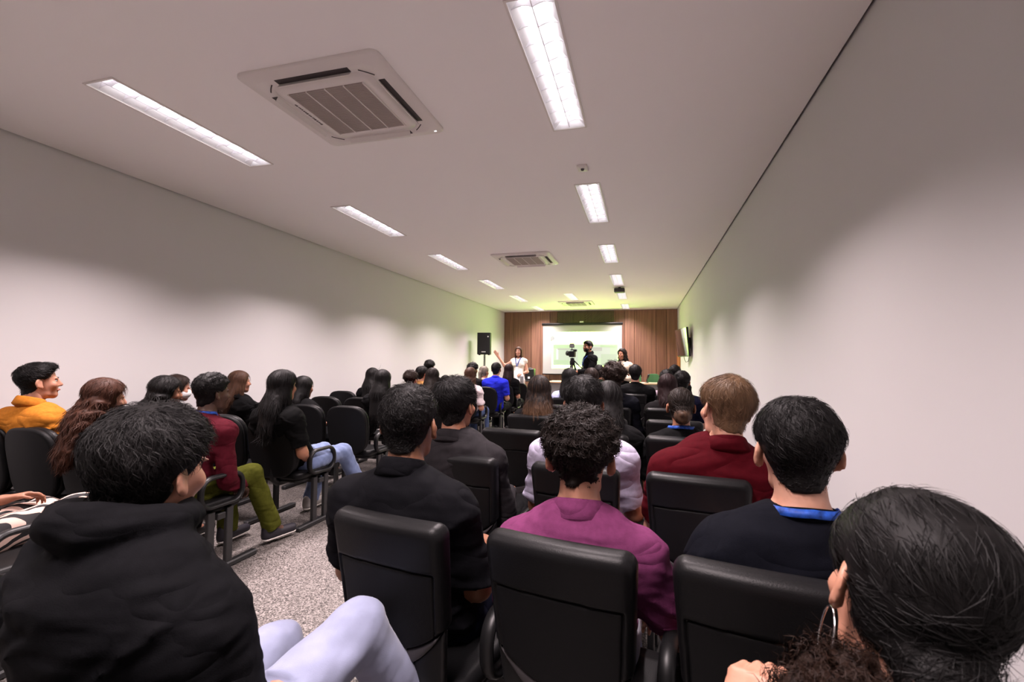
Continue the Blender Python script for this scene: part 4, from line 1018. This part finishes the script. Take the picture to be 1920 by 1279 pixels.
        V, F = tubeVF([fp(-0.023, 0.0865, -0.061), fp(-0.010, 0.0975, -0.0585), fp(0, 0.0985, -0.0600), fp(0.010, 0.0975, -0.0585), fp(0.023, 0.0865, -0.061)], [0.002, 0.006, 0.0062, 0.006, 0.002], 8)
        link('lips', mesh_mixed('lips', V, F), mat('lips', (0.40, 0.13, 0.11), 0.4), e)
    # ---- lanyard
    if lany:
        pts, nr = [], []
        for t in np.linspace(-1, 1, 25):
            a = t * math.pi * 0.5; r0 = 0.079
            p = NB + np.array([math.sin(a) * r0, -math.cos(a) * r0 - 0.004, 0.034 - 0.012 * abs(t)]); pts.append(p); nr.append([math.sin(a), -math.cos(a), 0.55])
        fr = C + [0, 0.165, -0.06]
        for t in (0.35, 0.7, 1.0):
            for end in (0, -1):
                b = pts[end] if t == 0.35 else (pts[0] if end == 0 else pts[-1])
        side0, side1 = pts[0].copy(), pts[-1].copy()
        pre, pren = [], []
        for t in (1.0, 0.75, 0.5, 0.25):
            m0 = side0 * (1 - t) + fr * t + np.array([0, 0.06 * math.sin(math.pi * t), 0]); pre.append(m0); pren.append([-0.3 * (1 - t), 1, 0.3])
        post, postn = [], []
        for t in (0.25, 0.5, 0.75, 1.0):
            m1 = side1 * (1 - t) + fr * t + np.array([0, 0.06 * math.sin(math.pi * t), 0]); post.append(m1); postn.append([0.3 * (1 - t), 1, 0.3])
        V, F = ribbonVF(pre + pts + post, pren + nr + postn, 0.020, 0.003)
        ln = link('lanyard', mesh_mixed('lanyard', V, F), M_BLUE, e)
        V, F = boxVF(tuple(fr + [0, 0.01, -0.07]), (0.075, 0.004, 0.11)); link('badge_card', mesh_mixed('badge_card', V, F, False), M_WHITE, ln)
    return dict(e=e, HC=HC, NB=NB, S=S, A=A, C=C, H0=H0, Rh=Rh)

# ------------------------------------------------------------------ hair colours and the people in the photograph
HB = hairmat('black', (0.0085, 0.0075, 0.0075)); HBR = hairmat('blackbrown', (0.016, 0.0105, 0.0085)); HDB = hairmat('darkbrown', (0.026, 0.014, 0.010))
HRED = hairmat('darkred', (0.022, 0.008, 0.009)); HAUB = hairmat('auburn', (0.050, 0.019, 0.011)); HBL = hairmat('lightbrown', (0.135, 0.078, 0.042), rough=0.5)
HGR = hairmat('grey', (0.20, 0.17, 0.14), rough=0.5); HBUN = hairmat('brownbun', (0.022, 0.0145, 0.011))
HOMB = hairmat('ombre', (0.014, 0.009, 0.008), tip=(0.17, 0.088, 0.045), z0=0.82, z1=1.06)
HWB = hairmat('warmbrown', (0.055, 0.026, 0.015))
def short(t=0.016, **k): return dict(style='short', t=t, **k)
def curly(t=0.03, **k): return dict(style='curly', t=t, amp=k.pop('amp', 0.006), freq=k.pop('freq', 95), **k)
def lng(ln=0.30, wd=0.10, **k): return dict(style='long', t=k.pop('t', 0.014), len=ln, wid=wd, slen=k.pop('slen', 0.10), lift=0.004, **k)
def wavy(ln=0.30, wd=0.11, **k): return dict(style='wavy', t=k.pop('t', 0.018), len=ln, wid=wd, slen=0.07, lift=0.006, **k)
BLK = (0.010, 0.010, 0.011); JEANS = (0.06, 0.085, 0.17)
MJ = mat('pale_denim', (0.27, 0.295, 0.42), 0.85, spec=0.2, sheen=0.2, bump=(500, 0.3, 0.001), noise=(16, 0.10))
MJ2 = mat('blue_denim', (0.15, 0.20, 0.35), 0.85, spec=0.2, sheen=0.2, bump=(500, 0.3, 0.001), noise=(16, 0.2))
# --- front row
person('hoodie', 'person in black hooded sweatshirt and pale jeans, leaning forward at lower left', (-0.93, 0.76), (-1.054, 0.82, 1.262), (0.02, -0.10, 0.05), 1.06, build=1.18, sw=0.205, tone='light',
       hair=short(0.026, amp=0.004, freq=45, slen=0.034, mess=0.22, lift=0.008, tb=0.013, nape=-0.005, crown=(0.02, -0.05, 0.13)), hairm=HB, topcol=(0.0082, 0.0082, 0.0102), sleeve='hoodie', hood=True, bottommat=MJ,
       arms={1: ((0.085, 0.05, -0.27), (0.12, 0.24, -0.36)), -1: ((-0.06, 0.08, -0.26), (0.02, 0.26, -0.33))}, legs={1: ((0.21, 0.36, 0.66), (0.30, 0.55, 0.32), (0.6, 0.8, 0)), -1: ((-0.10, 0.42, 0.52), (-0.08, 0.40, 0.10))},
       tres=0.011, res=0.009, nst=7000, srad=0.0006, seed=11, wrinkle=1.2)
P2 = person('slickhair', 'person with hoop earrings and blue lanyard, nearest camera at lower right corner', (0.35, 0.66), (0.357, 0.80, 1.188), (0.10, -0.12, 0.25), 1.10, female=True, tone='fair',
       hair=dict(style='slick', t=0.018, tb=0.010, amp=0.0022, freq=70, len=0.35, wid=0.10, cx=-0.01, slen=0.05, mess=0.03, lift=0.0008, swirl=0.0008), hairm=HB, topcol=BLK, sleeve='long', lany=True, bottom=BLK,
       armsw={-1: ((0.105, 0.64, 0.68), (0.130, 0.80, 0.800), (0.35, 0.55, 0.55)), 1: ((0.56, 0.80, 0.70), (0.30, 0.84, 0.80), (-0.9, 0.3, 0.2))}, curl=(1.0, 0.8), res=0.009, nst=7000, srad=0.00045, seed=12, hand_n={-1: (-0.5, -0.3, 1.0), 1: (0.3, 0.2, 1)})
# --- row 1
person('polo', 'person in black polo shirt seated in right block aisle seat, second row', (-0.69, 1.52), (-0.757, 1.46, 1.285), (0.0, 0, 0.0), 1.06, tone='brown', build=1.06, sw=0.185,
       hair=short(0.013, amp=0.0022, freq=80, slen=0.020, mess=0.4, tb=0.003, nape=0.01), hairm=HB, topcol=(0.0095, 0.0095, 0.0125), collar='polo', bottom=(0.012, 0.015, 0.04), res=0.009, nst=7000, srad=0.0006, seed=13)
person('purple', 'person in purple polo shirt seated in the middle of second row', (-0.185, 1.50), (-0.183, 1.46, 1.228), (0.0, -0.06, 0.0), 1.08, tone='fair', build=1.0, sw=0.172,
       hair=curly(0.030, amp=0.0050, freq=100, tb=0.001, nape=0.024, slen=0.028, cr=0.006, turns=1.1, K=7), hairm=HBR, topcol=(0.135, 0.030, 0.088), collar='polo', bottommat=MJ,
       arms={1: ((0.10, 0.10, -0.24), (0.06, 0.30, -0.31))}, res=0.009, nst=7000, srad=0.0011, seed=14)
person('navytee', 'person in dark navy T-shirt and blue lanyard beside the right wall, second row', (0.31, 1.46), (0.376, 1.365, 1.282), (0.0, 0.0, 0.0), 1.05, tone='light', build=1.04, sw=0.18,
       hair=short(0.018, amp=0.0018, freq=50, slen=0.028, mess=0.12, tb=0.004, nape=0.006, lift=0.003, crown=(0.0, -0.03, 0.14)), hairm=HB, topcol=(0.0085, 0.0095, 0.0165), collar='crew', lany=True, bottommat=MJ, res=0.009, nst=7000, srad=0.0006, seed=15)
# --- row 2
person('blazer', 'person in charcoal blazer seated in third row aisle seat of right block', (-0.80, 2.30), (-0.89, 2.20, 1.288), (-0.22, 0, 0), 1.02, tone='tan', build=1.12, sw=0.19,
       hair=short(0.026, amp=0.005, freq=45, slen=0.045, mess=0.35, lift=0.010, tb=0.006), hairm=HB, topcol=(0.042, 0.038, 0.042), sleeve='long', collar='blazer', bottom=BLK, res=0.0108, nst=7000, srad=0.0006, seed=16)
person('lilac', 'person in pale lilac shirt seated in the middle of third row', (-0.24, 2.30), (-0.274, 2.30, 1.300), (0.05, 0, 0), 1.0, tone='tan', build=1.0, sw=0.178,
       hair=short(0.020, amp=0.003, freq=60, slen=0.03, mess=0.35, tb=0.005), hairm=HB, topcol=(0.44, 0.41, 0.54), collar='polo', sleeve='short', bottom=(0.05, 0.06, 0.09), res=0.0108, nst=6000, srad=0.0006, seed=17)
person('maroonpolo', 'person in dark red polo shirt looking left, third row beside right wall', (0.225, 2.30), (0.33, 2.14, 1.315), (0.42, -0.06, 0.16), 1.06, tone='light', build=1.25, sw=0.225,
       hair=short(0.020, amp=0.003, freq=50, slen=0.04, mess=0.25, tb=0.006, crown=(0.0, -0.07, 0.11)), hairm=HBL, topcol=(0.056, 0.002, 0.0052), collar='polo', bottom=BLK, res=0.0108, nst=7000, srad=0.0005, seed=18)
# --- rows 3 to 9, right block
person('longblack', 'person in black top seated directly ahead of pale lilac shirt, fourth row', (-0.22, 3.20), (-0.222, 3.2, 1.242), (0, -0.05, 0), 0.98, female=True, hair=lng(0.34, 0.10, amp=0.003), hairm=HB, topcol=BLK, sleeve='long', tone='tan', res=0.0155, nst=1500, srad=0.001, seed=19)
PB = person('bun', 'person in black top with blue lanyard, seated ahead of dark red polo shirt', (0.235, 3.20), (0.228, 3.15, 1.210), (0.0, -0.05, 0), 0.98, female=True, hair=dict(style='bun', t=0.007, amp=0.001, freq=60, slen=0.06, mess=0.03, lift=0.001, swirl=0.0008), hairm=HBUN, topcol=BLK, sleeve='short', lany=True, tone='tan', res=0.013, nst=2500, srad=0.0009, seed=20)
person('ombre', 'person in black top, fifth row aisle seat of right block, behind empty chair back', (-0.85, 4.05), (-0.845, 3.95, 1.253), (0.05, 0.05, 0), 1.0, female=True, hair=lng(0.42, 0.115, amp=0.004, taper=1.5, t=0.018), hairm=HOMB, topcol=BLK, sleeve='long', tone='fair', res=0.013, nst=3500, srad=0.001, seed=21)
person('curlytall', 'person in dark navy jacket in middle seat of sixth row, right block', (-0.29, 5.02), (-0.282, 4.9, 1.369), (0.1, 0, 0), 1.02, hair=curly(0.045, amp=0.010, freq=60, tb=0.02, nape=-0.02, slen=0.04, cr=0.01), hairm=HDB, topcol=(0.010, 0.011, 0.018), sleeve='long', collar='blazer', tone='tan', res=0.0155, nst=1200, srad=0.002, seed=22)
person('redhair', 'person in black knit top, sixth row of right block nearest the wall', (0.24, 5.02), (0.236, 5.0, 1.256), (0.1, 0, 0), 0.98, female=True, hair=lng(0.44, 0.095, amp=0.003), hairm=HRED, topcol=(0.014, 0.012, 0.013), sleeve='long', tone='fair', res=0.0155, nst=1200, srad=0.0012, seed=23)
person('navyshirt', 'person in navy collared shirt, seventh row of right block nearest the wall', (0.40, 5.98), (0.439, 5.9, 1.277), (0.15, 0, 0), 1.0, hair=short(0.02, amp=0.002, tb=0.008), hairm=HB, topcol=(0.010, 0.011, 0.035), collar='polo', tone='fair', res=0.018, seed=24)
person('lightblue', 'person in pale blue shirt, aisle seat, seventh row of right block', (-0.86, 5.98), (-0.875, 5.9, 1.293), (-0.2, 0, 0), 0.98, female=True, hair=lng(0.20, 0.09, amp=0.002), hairm=HB, topcol=(0.48, 0.52, 0.78), sleeve='long', tone='fair', res=0.018, seed=25)
person('brownhair', 'person in dark brown top in eighth row, right block aisle seat', (-0.70, 7.06), (-0.713, 6.9, 1.287), (0, 0, 0), 1.1, female=True, hair=wavy(0.22, 0.10), hairm=HDB, topcol=(0.02, 0.014, 0.013), tone='fair', res=0.018, seed=26)
person('blacktee', 'person in black T-shirt in middle of eighth row, right block', (-0.12, 7.05), (-0.105, 7.0, 1.337), (0.0, 0, 0), 1.02, hair=short(0.016, amp=0.002, tb=0.004), hairm=HB, topcol=BLK, tone='fair', build=1.12, sw=0.20, res=0.018, seed=27)
person('farhead', 'person in dark green top in ninth row, right block aisle seat', (-0.73, 8.05), (-0.721, 8.2, 1.322), (0, 0, 0), 1.0, hair=short(0.02), hairm=HB, topcol=(0.012, 0.022, 0.014), tone='tan', res=0.02, seed=28)
person('pinksleeve', 'person in pale mauve top in eighth row, near the right wall', (0.37, 7.06), (0.330, 7.15, 1.272), (0, 0, 0), 1.0, female=True, hair=short(0.03, amp=0.004), hairm=HB, topcol=(0.32, 0.25, 0.30), tone='fair', res=0.02, seed=29)
person('farright', 'person in black top in ninth row, closest to the right wall', (0.50, 8.06), (0.515, 8.3, 1.335), (-0.3, 0, 0), 1.0, hair=short(0.022), hairm=HB, topcol=BLK, tone='fair', res=0.02, seed=30)
# --- left block
person('yellow', 'person in mustard yellow shirt at far left, looking towards the screen', (-3.92, 2.54), (-4.035, 2.30, 1.327), (-0.42, 0.05, 0), 1.04, tone='fair', build=1.0, hair=short(0.015, amp=0.003, tb=0.002, front=0.016, slen=0.03, line=0.018, comb=(0, 0.6, 0.1)), hairm=HB, topcol=(0.46, 0.165, 0.022), sleeve='long', collar='polo', face=True, bottom=BLK, res=0.0108, nst=3000, srad=0.001, seed=31)
person('auburn', 'person seated beside mustard yellow shirt in second left-block row', (-3.37, 2.38), (-3.40, 2.30, 1.233), (-0.35, -0.1, 0), 1.02, female=True, tone='fair', hair=wavy(0.32, 0.125, t=0.022, wave=0.010), hairm=HAUB, topcol=(0.012, 0.011, 0.012), sleeve='long', res=0.011, nst=3500, srad=0.0012, seed=32)
person('braids', 'person in black top, third left-block row, second from the left wall', (-3.82, 3.37), (-3.702, 2.95, 1.226), (-0.55, -0.1, 0), 1.0, female=True, tone='tan', hair=wavy(0.22, 0.105, t=0.022, wave=0.008), hairm=HB, topcol=BLK, sleeve='long', res=0.013, nst=2500, srad=0.0012, seed=33)
person('masked', 'person wearing white face mask beside the left wall, third left-block row', (-4.30, 3.40), (-4.248, 3.5, 1.212), (-0.7, -0.1, 0), 1.0, female=True, tone='fair', hair=wavy(0.25, 0.10), hairm=HDB, topcol=BLK, sleeve='long', res=0.0155, nst=1200, srad=0.0012, seed=34)
person('greentrousers', 'person in maroon shirt, blue lanyard and olive green trousers by the aisle', (-2.86, 2.42), (-2.825, 2.58, 1.270), (-0.30, -0.05, 0), 1.0, tone='dark', build=1.0, hair=curly(0.026, amp=0.004, freq=130, tb=0.010, slen=0.014), hairm=HB, topcol=(0.065, 0.006, 0.012), sleeve='long', lany=True,
       bottom=(0.060, 0.064, 0.009), shoe=(0.012, 0.010, 0.016), sole=(0.75, 0.70, 0.66), arms={1: ((0.03, 0.0, -0.29), (-0.06, 0.20, -0.40)), -1: ((-0.05, 0.05, -0.28), (0.06, 0.24, -0.40))}, legs={1: ((0.12, 0.43, 0.53), (0.20, 0.56, 0.105), (0.25, 0.95, 0)), -1: ((-0.09, 0.42, 0.52), (-0.10, 0.45, 0.10))}, tres=0.011, res=0.011, nst=2500, srad=0.0012, seed=35)
person('blackjacket', 'person in black jacket near left wall, fourth left-block row', (-4.12, 4.36), (-4.131, 4.1, 1.243), (-0.4, 0, 0), 0.98, female=True, tone='fair', hair=lng(0.24, 0.09), hairm=HWB, topcol=BLK, sleeve='long', collar='blazer', res=0.0155, nst=1200, srad=0.0012, seed=36)
person('jeans', 'person in black T-shirt and blue jeans by the aisle, bare arm resting', (-2.80, 3.40), (-2.81, 3.22, 1.283), (-0.2, 0.0, 0), 1.02, female=True, tone='tan', build=1.1, hair=lng(0.30, 0.10, t=0.020, amp=0.003), hairm=HB, topcol=(0.0085, 0.0085, 0.009), sleeve='short', bottommat=MJ2,
       arms={1: ((0.06, 0.04, -0.27), (-0.04, 0.22, -0.36)), -1: ((-0.05, 0.06, -0.27), (0.04, 0.24, -0.38))}, legs={1: ((0.14, 0.42, 0.52), (0.22, 0.62, 0.12)), -1: ((-0.06, 0.42, 0.52), (-0.10, 0.30, 0.10))}, shoe=(0.30, 0.28, 0.26), sole=(0.7, 0.66, 0.62), tres=0.011, res=0.011, nst=3000, srad=0.001, seed=37)
person('behindjeans', 'person in black top just beyond person in blue jeans, fourth left-block row', (-3.36, 4.36), (-3.487, 4.3, 1.19), (-0.2, -0.1, 0), 0.96, female=True, tone='tan', hair=lng(0.40, 0.09), hairm=HB, topcol=BLK, sleeve='long', res=0.0155, nst=800, srad=0.0012, seed=38)
ZM = bpy.data.materials.new('zebra_cloth'); ZM.use_nodes = True
_nt = ZM.node_tree; _b = _nt.nodes['Principled BSDF']; _tc = _nt.nodes.new('ShaderNodeTexCoord'); _mp = _nt.nodes.new('ShaderNodeMapping'); _mp.inputs['Scale'].default_value = (1.0, 0.55, 1.0); _mp.inputs['Rotation'].default_value = (0.4, 0.3, 0.5)
_w = _nt.nodes.new('ShaderNodeTexWave'); _w.inputs['Scale'].default_value = 9; _w.inputs['Distortion'].default_value = 5; _w.inputs['Detail'].default_value = 1.5; _w.inputs['Detail Scale'].default_value = 0.9
_rp = _nt.nodes.new('ShaderNodeValToRGB'); _rp.color_ramp.interpolation = 'CONSTANT'; _rp.color_ramp.elements[0].color = (0.010, 0.009, 0.010, 1); _rp.color_ramp.elements[1].position = 0.42; _rp.color_ramp.elements[1].color = (0.62, 0.44, 0.37, 1)
_nt.links.new(_tc.outputs['Object'], _mp.inputs[0]); _nt.links.new(_mp.outputs[0], _w.inputs['Vector']); _nt.links.new(_w.outputs['Fac'], _rp.inputs[0]); _nt.links.new(_rp.outputs[0], _b.inputs['Base Color']); _b.inputs['Roughness'].default_value = 0.85
person('zebra', 'person in zebra striped trousers at the left edge, mostly out of frame', (-3.02, 1.40), (-3.05, 1.30, 1.24), (0, 0, 0), 1.0, female=True, tone='tan', hair=lng(0.25, 0.10), hairm=HB, topcol=BLK, sleeve='short', bottommat=ZM,
       legs={1: ((0.06, 0.50, 0.55), (0.10, 0.42, 0.12)), -1: ((-0.10, 0.44, 0.53), (-0.11, 0.46, 0.10))}, arms={1: ((0.04, 0.04, -0.28), (-0.04, 0.24, -0.40))}, tres=0.012, res=0.014, seed=39)
for (k, lab, root, hd, rot, hr, hm, colr, slv, rs) in (
    ('w28', 'person in black top, aisle seat, fifth left-block row', (-2.95, 5.35), (-2.985, 5.05, 1.257), (0, 0, 0), lng(0.40, 0.105), HB, BLK, 'long', 0.014),
    ('w27', 'person in black top, near left wall, sixth left-block row', (-3.85, 6.34), (-3.833, 6.2, 1.255), (-0.1, 0, 0), lng(0.42, 0.10), HB, BLK, 'long', 0.018),
    ('w29', 'person in brown top, second from the aisle, sixth left-block row', (-3.30, 6.34), (-3.269, 6.3, 1.229), (-0.1, 0, 0), curly(0.03, amp=0.005), HDB, (0.02, 0.014, 0.012), 'long', 0.018),
    ('w32', 'person in bright red top, sixth left-block row by the aisle', (-2.83, 6.34), (-2.875, 6.2, 1.266), (-0.1, 0, 0), lng(0.20, 0.10), HBR, (0.42, 0.015, 0.03), 'long', 0.018),
    ('w31', 'person in gold patterned top, seventh left-block row', (-3.55, 7.32), (-3.581, 7.3, 1.274), (-0.4, 0, 0), short(0.022), HB, (0.30, 0.15, 0.05), 'long', 0.02),
    ('w30', 'person sitting taller than neighbours by the left wall, eighth left-block row', (-3.85, 8.30), (-3.871, 8.2, 1.386), (0, 0, 0), short(0.028, amp=0.003), HB, BLK, 'long', 0.02),
    ('w33', 'person slouching low in black top, eighth left-block row', (-3.45, 8.34), (-3.497, 8.1, 1.10), (0, 0, 0), short(0.025, amp=0.005), HB, BLK, 'long', 0.02),
    ('w24', 'person in white T-shirt and jeans, aisle seat, seventh left-block row', (-2.72, 7.32), (-2.674, 7.2, 1.268), (-0.15, 0, 0), wavy(0.20, 0.105), HWB, (0.66, 0.58, 0.60), 'short', 0.016),
    ('w23', 'person in dark top just beyond white T-shirt, eighth left-block row', (-3.14, 8.34), (-3.06, 8.35, 1.343), (-0.2, 0, 0), curly(0.03, amp=0.006), HB, BLK, 'long', 0.018),
    ('w20', 'person in bright blue T-shirt, aisle seat, eighth left-block row', (-2.62, 8.36), (-2.585, 8.3, 1.347), (-0.05, 0, 0), short(0.018, tb=0.006), HB, (0.018, 0.026, 0.50), 'short', 0.016),
    ('w22', 'person in pale cream top, ninth left-block row, second from aisle', (-3.10, 9.28), (-3.059, 9.0, 1.269), (-0.4, 0, 0), dict(style='pony', t=0.012, len=0.25, amp=0.002), HGR, (0.60, 0.50, 0.46), 'short', 0.018),
    ('w21', 'person in black top holding a pale phone, ninth left-block row', (-2.60, 9.30), (-2.595, 9.2, 1.316), (-0.1, 0, 0), lng(0.40, 0.09), HRED, BLK, 'short', 0.018)):
    fem = hr['style'] in ('long', 'wavy', 'pony')
    person(k, lab, root, hd, rot, 1.0, female=fem, hair=hr, hairm=hm, topcol=colr, sleeve=slv, tone='fair', res=rs, seed=len(PEOPLE) + 50, nst=400 if rs < 0.017 else 0, srad=0.0015, bottom=JEANS if k in ('w24',) else BLK,
           arms={1: ((0.05, 0.02, -0.27), (-0.06, 0.20, -0.20))} if k in ('w24', 'w20', 'w21') else None, collar='crew')
# phone in the hand of the ninth-row person
ph = tag(empty('phone', (-2.40, 9.47, 0.99)), 'pale phone held up by person in ninth left-block row', 'phone'); box('case', (0, 0, 0), (0.075, 0.01, 0.15), M_WHITE, ph, 0.004); box('screen', (0, -0.006, 0), (0.068, 0.002, 0.14), mat('phone_glass', (0.35, 0.36, 0.36), 0.1), ph)
# face mask
pm = PEOPLE['masked']
# --- presenters
person('presenter', 'person in white sleeveless dress gesturing with raised arm before the wood wall', (-3.01, 11.5), (-3.01, 11.5, 1.738), (0.10, 0, 0), 0.98, yaw=math.pi, stand=True, female=True, tone='light', hair=lng(0.20, 0.085, t=0.012), hairm=HWB, topcol=(0.80, 0.74, 0.66), sleeve='none', collar=None, lany=True, face=True,
       arms={1: ((0.21, 0.05, -0.12), (0.37, 0.12, 0.13)), -1: ((-0.07, 0.02, -0.26), (0.02, 0.19, -0.30))}, curl=(0.8, 0.15), hand_n={1: (0.3, -0.8, 0.3), -1: (0, 0.4, 1)}, skirt=True, bottom=(0.5, 0.45, 0.4), shoe=(0.3, 0.2, 0.15), res=0.013, nst=600, srad=0.0012, seed=90, group='people standing at the front')
pp = tag(empty('paper_sheets', (-2.93, 11.30, 1.02), math.pi), 'white paper sheets held by person in white dress', 'paper')
for i in range(2): box('sheet', (0.02 * i, -0.004 * i, 0), (0.21, 0.002, 0.297), M_WHITE, pp)
for o in pp.children: o.rotation_euler = (0.1, 0.35, 0)
person('cameraman', 'person in black jacket with blue lanyard operating the tripod video camera', (-1.07, 10.0), (-1.113, 10.0, 1.822), (0.32, 0.0, 0), 1.0, yaw=math.radians(118), stand=True, tone='tan', build=1.08, sw=0.185, hair=short(0.022, amp=0.003, tb=0.004, front=0.01), hairm=HB, topcol=(0.012, 0.013, 0.014), sleeve='long', collar='polo', lany=True, face=True,
       arms={1: ((0.06, 0.06, -0.27), (-0.06, 0.29, -0.31)), -1: ((-0.05, 0.10, -0.26), (0.03, 0.34, -0.27))}, bottom=BLK, res=0.013, nst=800, srad=0.001, seed=91, group='people standing at the front')
cp = PEOPLE['cameraman']
f = Field((-0.09, -0.02, -0.16), (0.09, 0.12, 0.02), 0.006)       # beard
f.ell((0, 0.034, -0.052), (0.060, 0.060, 0.062), 0); X, Y, Z = f.xyz(); f.D = np.maximum(f.D, np.maximum(Z + 0.045, -Y + 0.01)).astype(np.float32)
f.ell((0, 0.10, -0.061), (0.024, 0.03, 0.006), 0.003, sub=True)
V, F = f.mesh(); hcw = Vector((-1.113, 10.0, 1.822 - 0.117 - 0.022)); Rb = Matrix.Rotation(0.32, 3, 'Z')
cl_ = cp.matrix_basis.inverted() @ hcw
bo = link('beard', mesh_np('beard', np.array([Rb @ Vector(v) + cl_ for v in V * [1.03, 1.06, 1.04]]), F), HB, cp)
person('blouse', 'person in cream blouse standing at the right of the projection screen', (-0.42, 10.5), (-0.435, 10.5, 1.672), (-0.1, 0, 0), 0.98, yaw=2.75, stand=True, female=True, tone='tan', hair=wavy(0.18, 0.095, t=0.022, wave=0.010), hairm=HBR, topcol=(0.60, 0.50, 0.40), sleeve='long', collar='crew', face=True,
       arms={1: ((0.06, 0.03, -0.26), (-0.06, 0.22, -0.28)), -1: ((-0.06, 0.03, -0.26), (0.05, 0.22, -0.26))}, bottom=BLK, res=0.013, nst=800, srad=0.0012, seed=92, group='people standing at the front')

# ------------------------------------------------------------------ video camera on tripod
tr = tag(empty('camera_tripod', (-1.43, 9.95, 0)), 'black video tripod with pan handle at the front', 'tripod')
for a in (0.3, 2.4, 4.5):
    l = tube('leg', [(0.04 * math.cos(a), 0.04 * math.sin(a), 1.30), (0.22 * math.cos(a), 0.22 * math.sin(a), 0.7)], 0.02, M_PLASTIC, tr)
    tube('leg_section', [(0.22 * math.cos(a), 0.22 * math.sin(a), 0.72), (0.42 * math.cos(a), 0.42 * math.sin(a), 0.01)], 0.014, M_STEEL, l)
tube('centre_column', [(0, 0, 1.0), (0, 0, 1.36)], 0.022, M_STEEL, tr)
V, F = latheVF([(0, 1.29), (0.05, 1.30), (0.055, 1.36), (0.04, 1.40), (0.045, 1.44), (0, 1.45)], 20); link('fluid_head', mesh_mixed('fluid_head', V, F), M_PLASTIC, tr)
tube('pan_handle', [(0.03, 0.0, 1.40), (0.13, -0.03, 1.30), (0.24, -0.05, 1.20)], 0.012, M_PLASTIC, tr)
vc = tag(empty('video_camera', (-1.43, 9.95, 1.452)), 'black video camera with grey flip-up monitor on tripod', 'camera')
box('body', (0, 0, 0.075), (0.12, 0.22, 0.13), M_PLASTIC, vc, 0.015)
V, F = latheVF([(0, 0.0), (0.045, 0.0), (0.05, 0.06), (0.055, 0.10), (0.04, 0.10), (0, 0.09)], 18); link('lens', mesh_mixed('lens', V, F), M_PLASTIC, vc, (-0.05, 0.08, 0.08), (math.radians(-80), 0, math.radians(50)))
box('handle', (0.03, 0, 0.165), (0.14, 0.03, 0.02), M_PLASTIC, vc, 0.008); box('viewfinder', (0.07, -0.08, 0.145), (0.07, 0.05, 0.04), M_PLASTIC, vc, 0.008)
mo = box('monitor', (-0.005, -0.02, 0.255), (0.10, 0.02, 0.09), M_PLASTIC, vc, 0.006); box('monitor_screen', (-0.005, -0.032, 0.255), (0.088, 0.003, 0.076), mat('monitor_face', (0.25, 0.25, 0.25), 0.3), mo)
tube('monitor_arm', [(-0.005, -0.01, 0.16), (-0.005, -0.015, 0.215)], 0.008, M_STEEL, vc)
# hoop earrings of the nearest person, face mask of the person by the left wall
def hoop(P, side):
    R = P['Rh']; c = P['HC'] + R @ (np.array([side * 0.082, 0.0, -0.080]) * 1.10)
    pts = [c + R @ np.array([0.006 * math.sin(a), 0.032 * math.sin(a), 0.040 * math.cos(a)]) for a in np.linspace(0, 2 * math.pi, 28, endpoint=False)]
    V, F = tubeVF(pts, 0.0016, 6, closed=True, up=(1, 0, 0)); o = link('hoop_earring', mesh_mixed('hoop_earring', V, F), M_CHROME, P['e']); return o
for s in (-1, 1): hoop(P2, s)
pm = PEOPLE['masked']; rz = -0.7
f = Field((-0.08, 0.0, -0.12), (0.08, 0.13, 0.02), 0.007)
f.ell((0, 0.042, -0.045), (0.060, 0.066, 0.060), 0); X, Y, Z = f.xyz(); f.D = np.maximum(f.D, np.maximum(Z + 0.010, -Y + 0.02)).astype(np.float32)
V, F = f.mesh(); hc = Vector((-4.248, 3.5, 1.212 - 0.117 - 0.018)); loc = pm.matrix_basis.inverted() @ hc; Rm = Matrix.Rotation(rz, 3, 'Z')
link('face_mask', mesh_np('face_mask', np.array([Rm @ Vector(v) + loc for v in V]), F), M_WHITE, pm)

# loose brown curls below the sleek crown of the nearest person
f = Field((-0.22, -0.24, -0.42), (0.22, 0.10, 0.0), 0.009)
f.ell((-0.035, -0.085, -0.115), (0.105, 0.075, 0.065), 0); f.ell((-0.085, -0.03, -0.13), (0.075, 0.07, 0.075), 0.03); f.ell((-0.02, -0.06, -0.22), (0.16, 0.09, 0.12), 0.03); f.ell((0.03, -0.10, -0.13), (0.09, 0.07, 0.07), 0.03)
X, Y, Z = f.xyz(); f.D = (f.D + 0.010 * wob(X, Y, Z, 70, 4) + 0.006 * wob(X, Y, Z, 130, 5)).astype(np.float32)
V, F = f.mesh(); stc = dict(style='curly', slen=0.05, cr=0.0065, turns=2.2, mess=0.6, K=10)
_L = strands(V - [0, 0, -0.35], F, stc, 5500, 6, 0.0008); _L = (_L[0] + [0, 0, -0.35], _L[1])
V, F = join([(V, F), _L]); V = (P2['Rh'] @ ((V + [0.035, 0, -0.032]) * 1.10).T).T + P2['HC']
link('curls', mesh_np('curls', V, F), hairmat('curlbrown', (0.024, 0.0115, 0.0075), rough=0.6, spec=0.12), P2['e'])

# coiled bun of the person in the fourth row
f = Field((-0.09, -0.22, -0.13), (0.09, -0.04, 0.05), 0.007)
for k in range(26):
    a0, a1 = k * 0.55, (k + 1) * 0.55; q0, q1 = 0.030 * (1 - k / 40), 0.030 * (1 - (k + 1) / 40)
    f.cone((q0 * math.cos(a0), -0.115 - 0.0016 * k, -0.045 + q0 * math.sin(a0)), (q1 * math.cos(a1), -0.115 - 0.0016 * (k + 1), -0.045 + q1 * math.sin(a1)), 0.015, 0.015, 0.003)
V, F = f.mesh(); V = (PB['Rh'] @ (V * [1.25, 1.06, 1.25]).T).T + PB['HC']
link('bun', mesh_np('bun', V, F), hairmat('bunbrown', (0.060, 0.034, 0.021)), PB['e'])
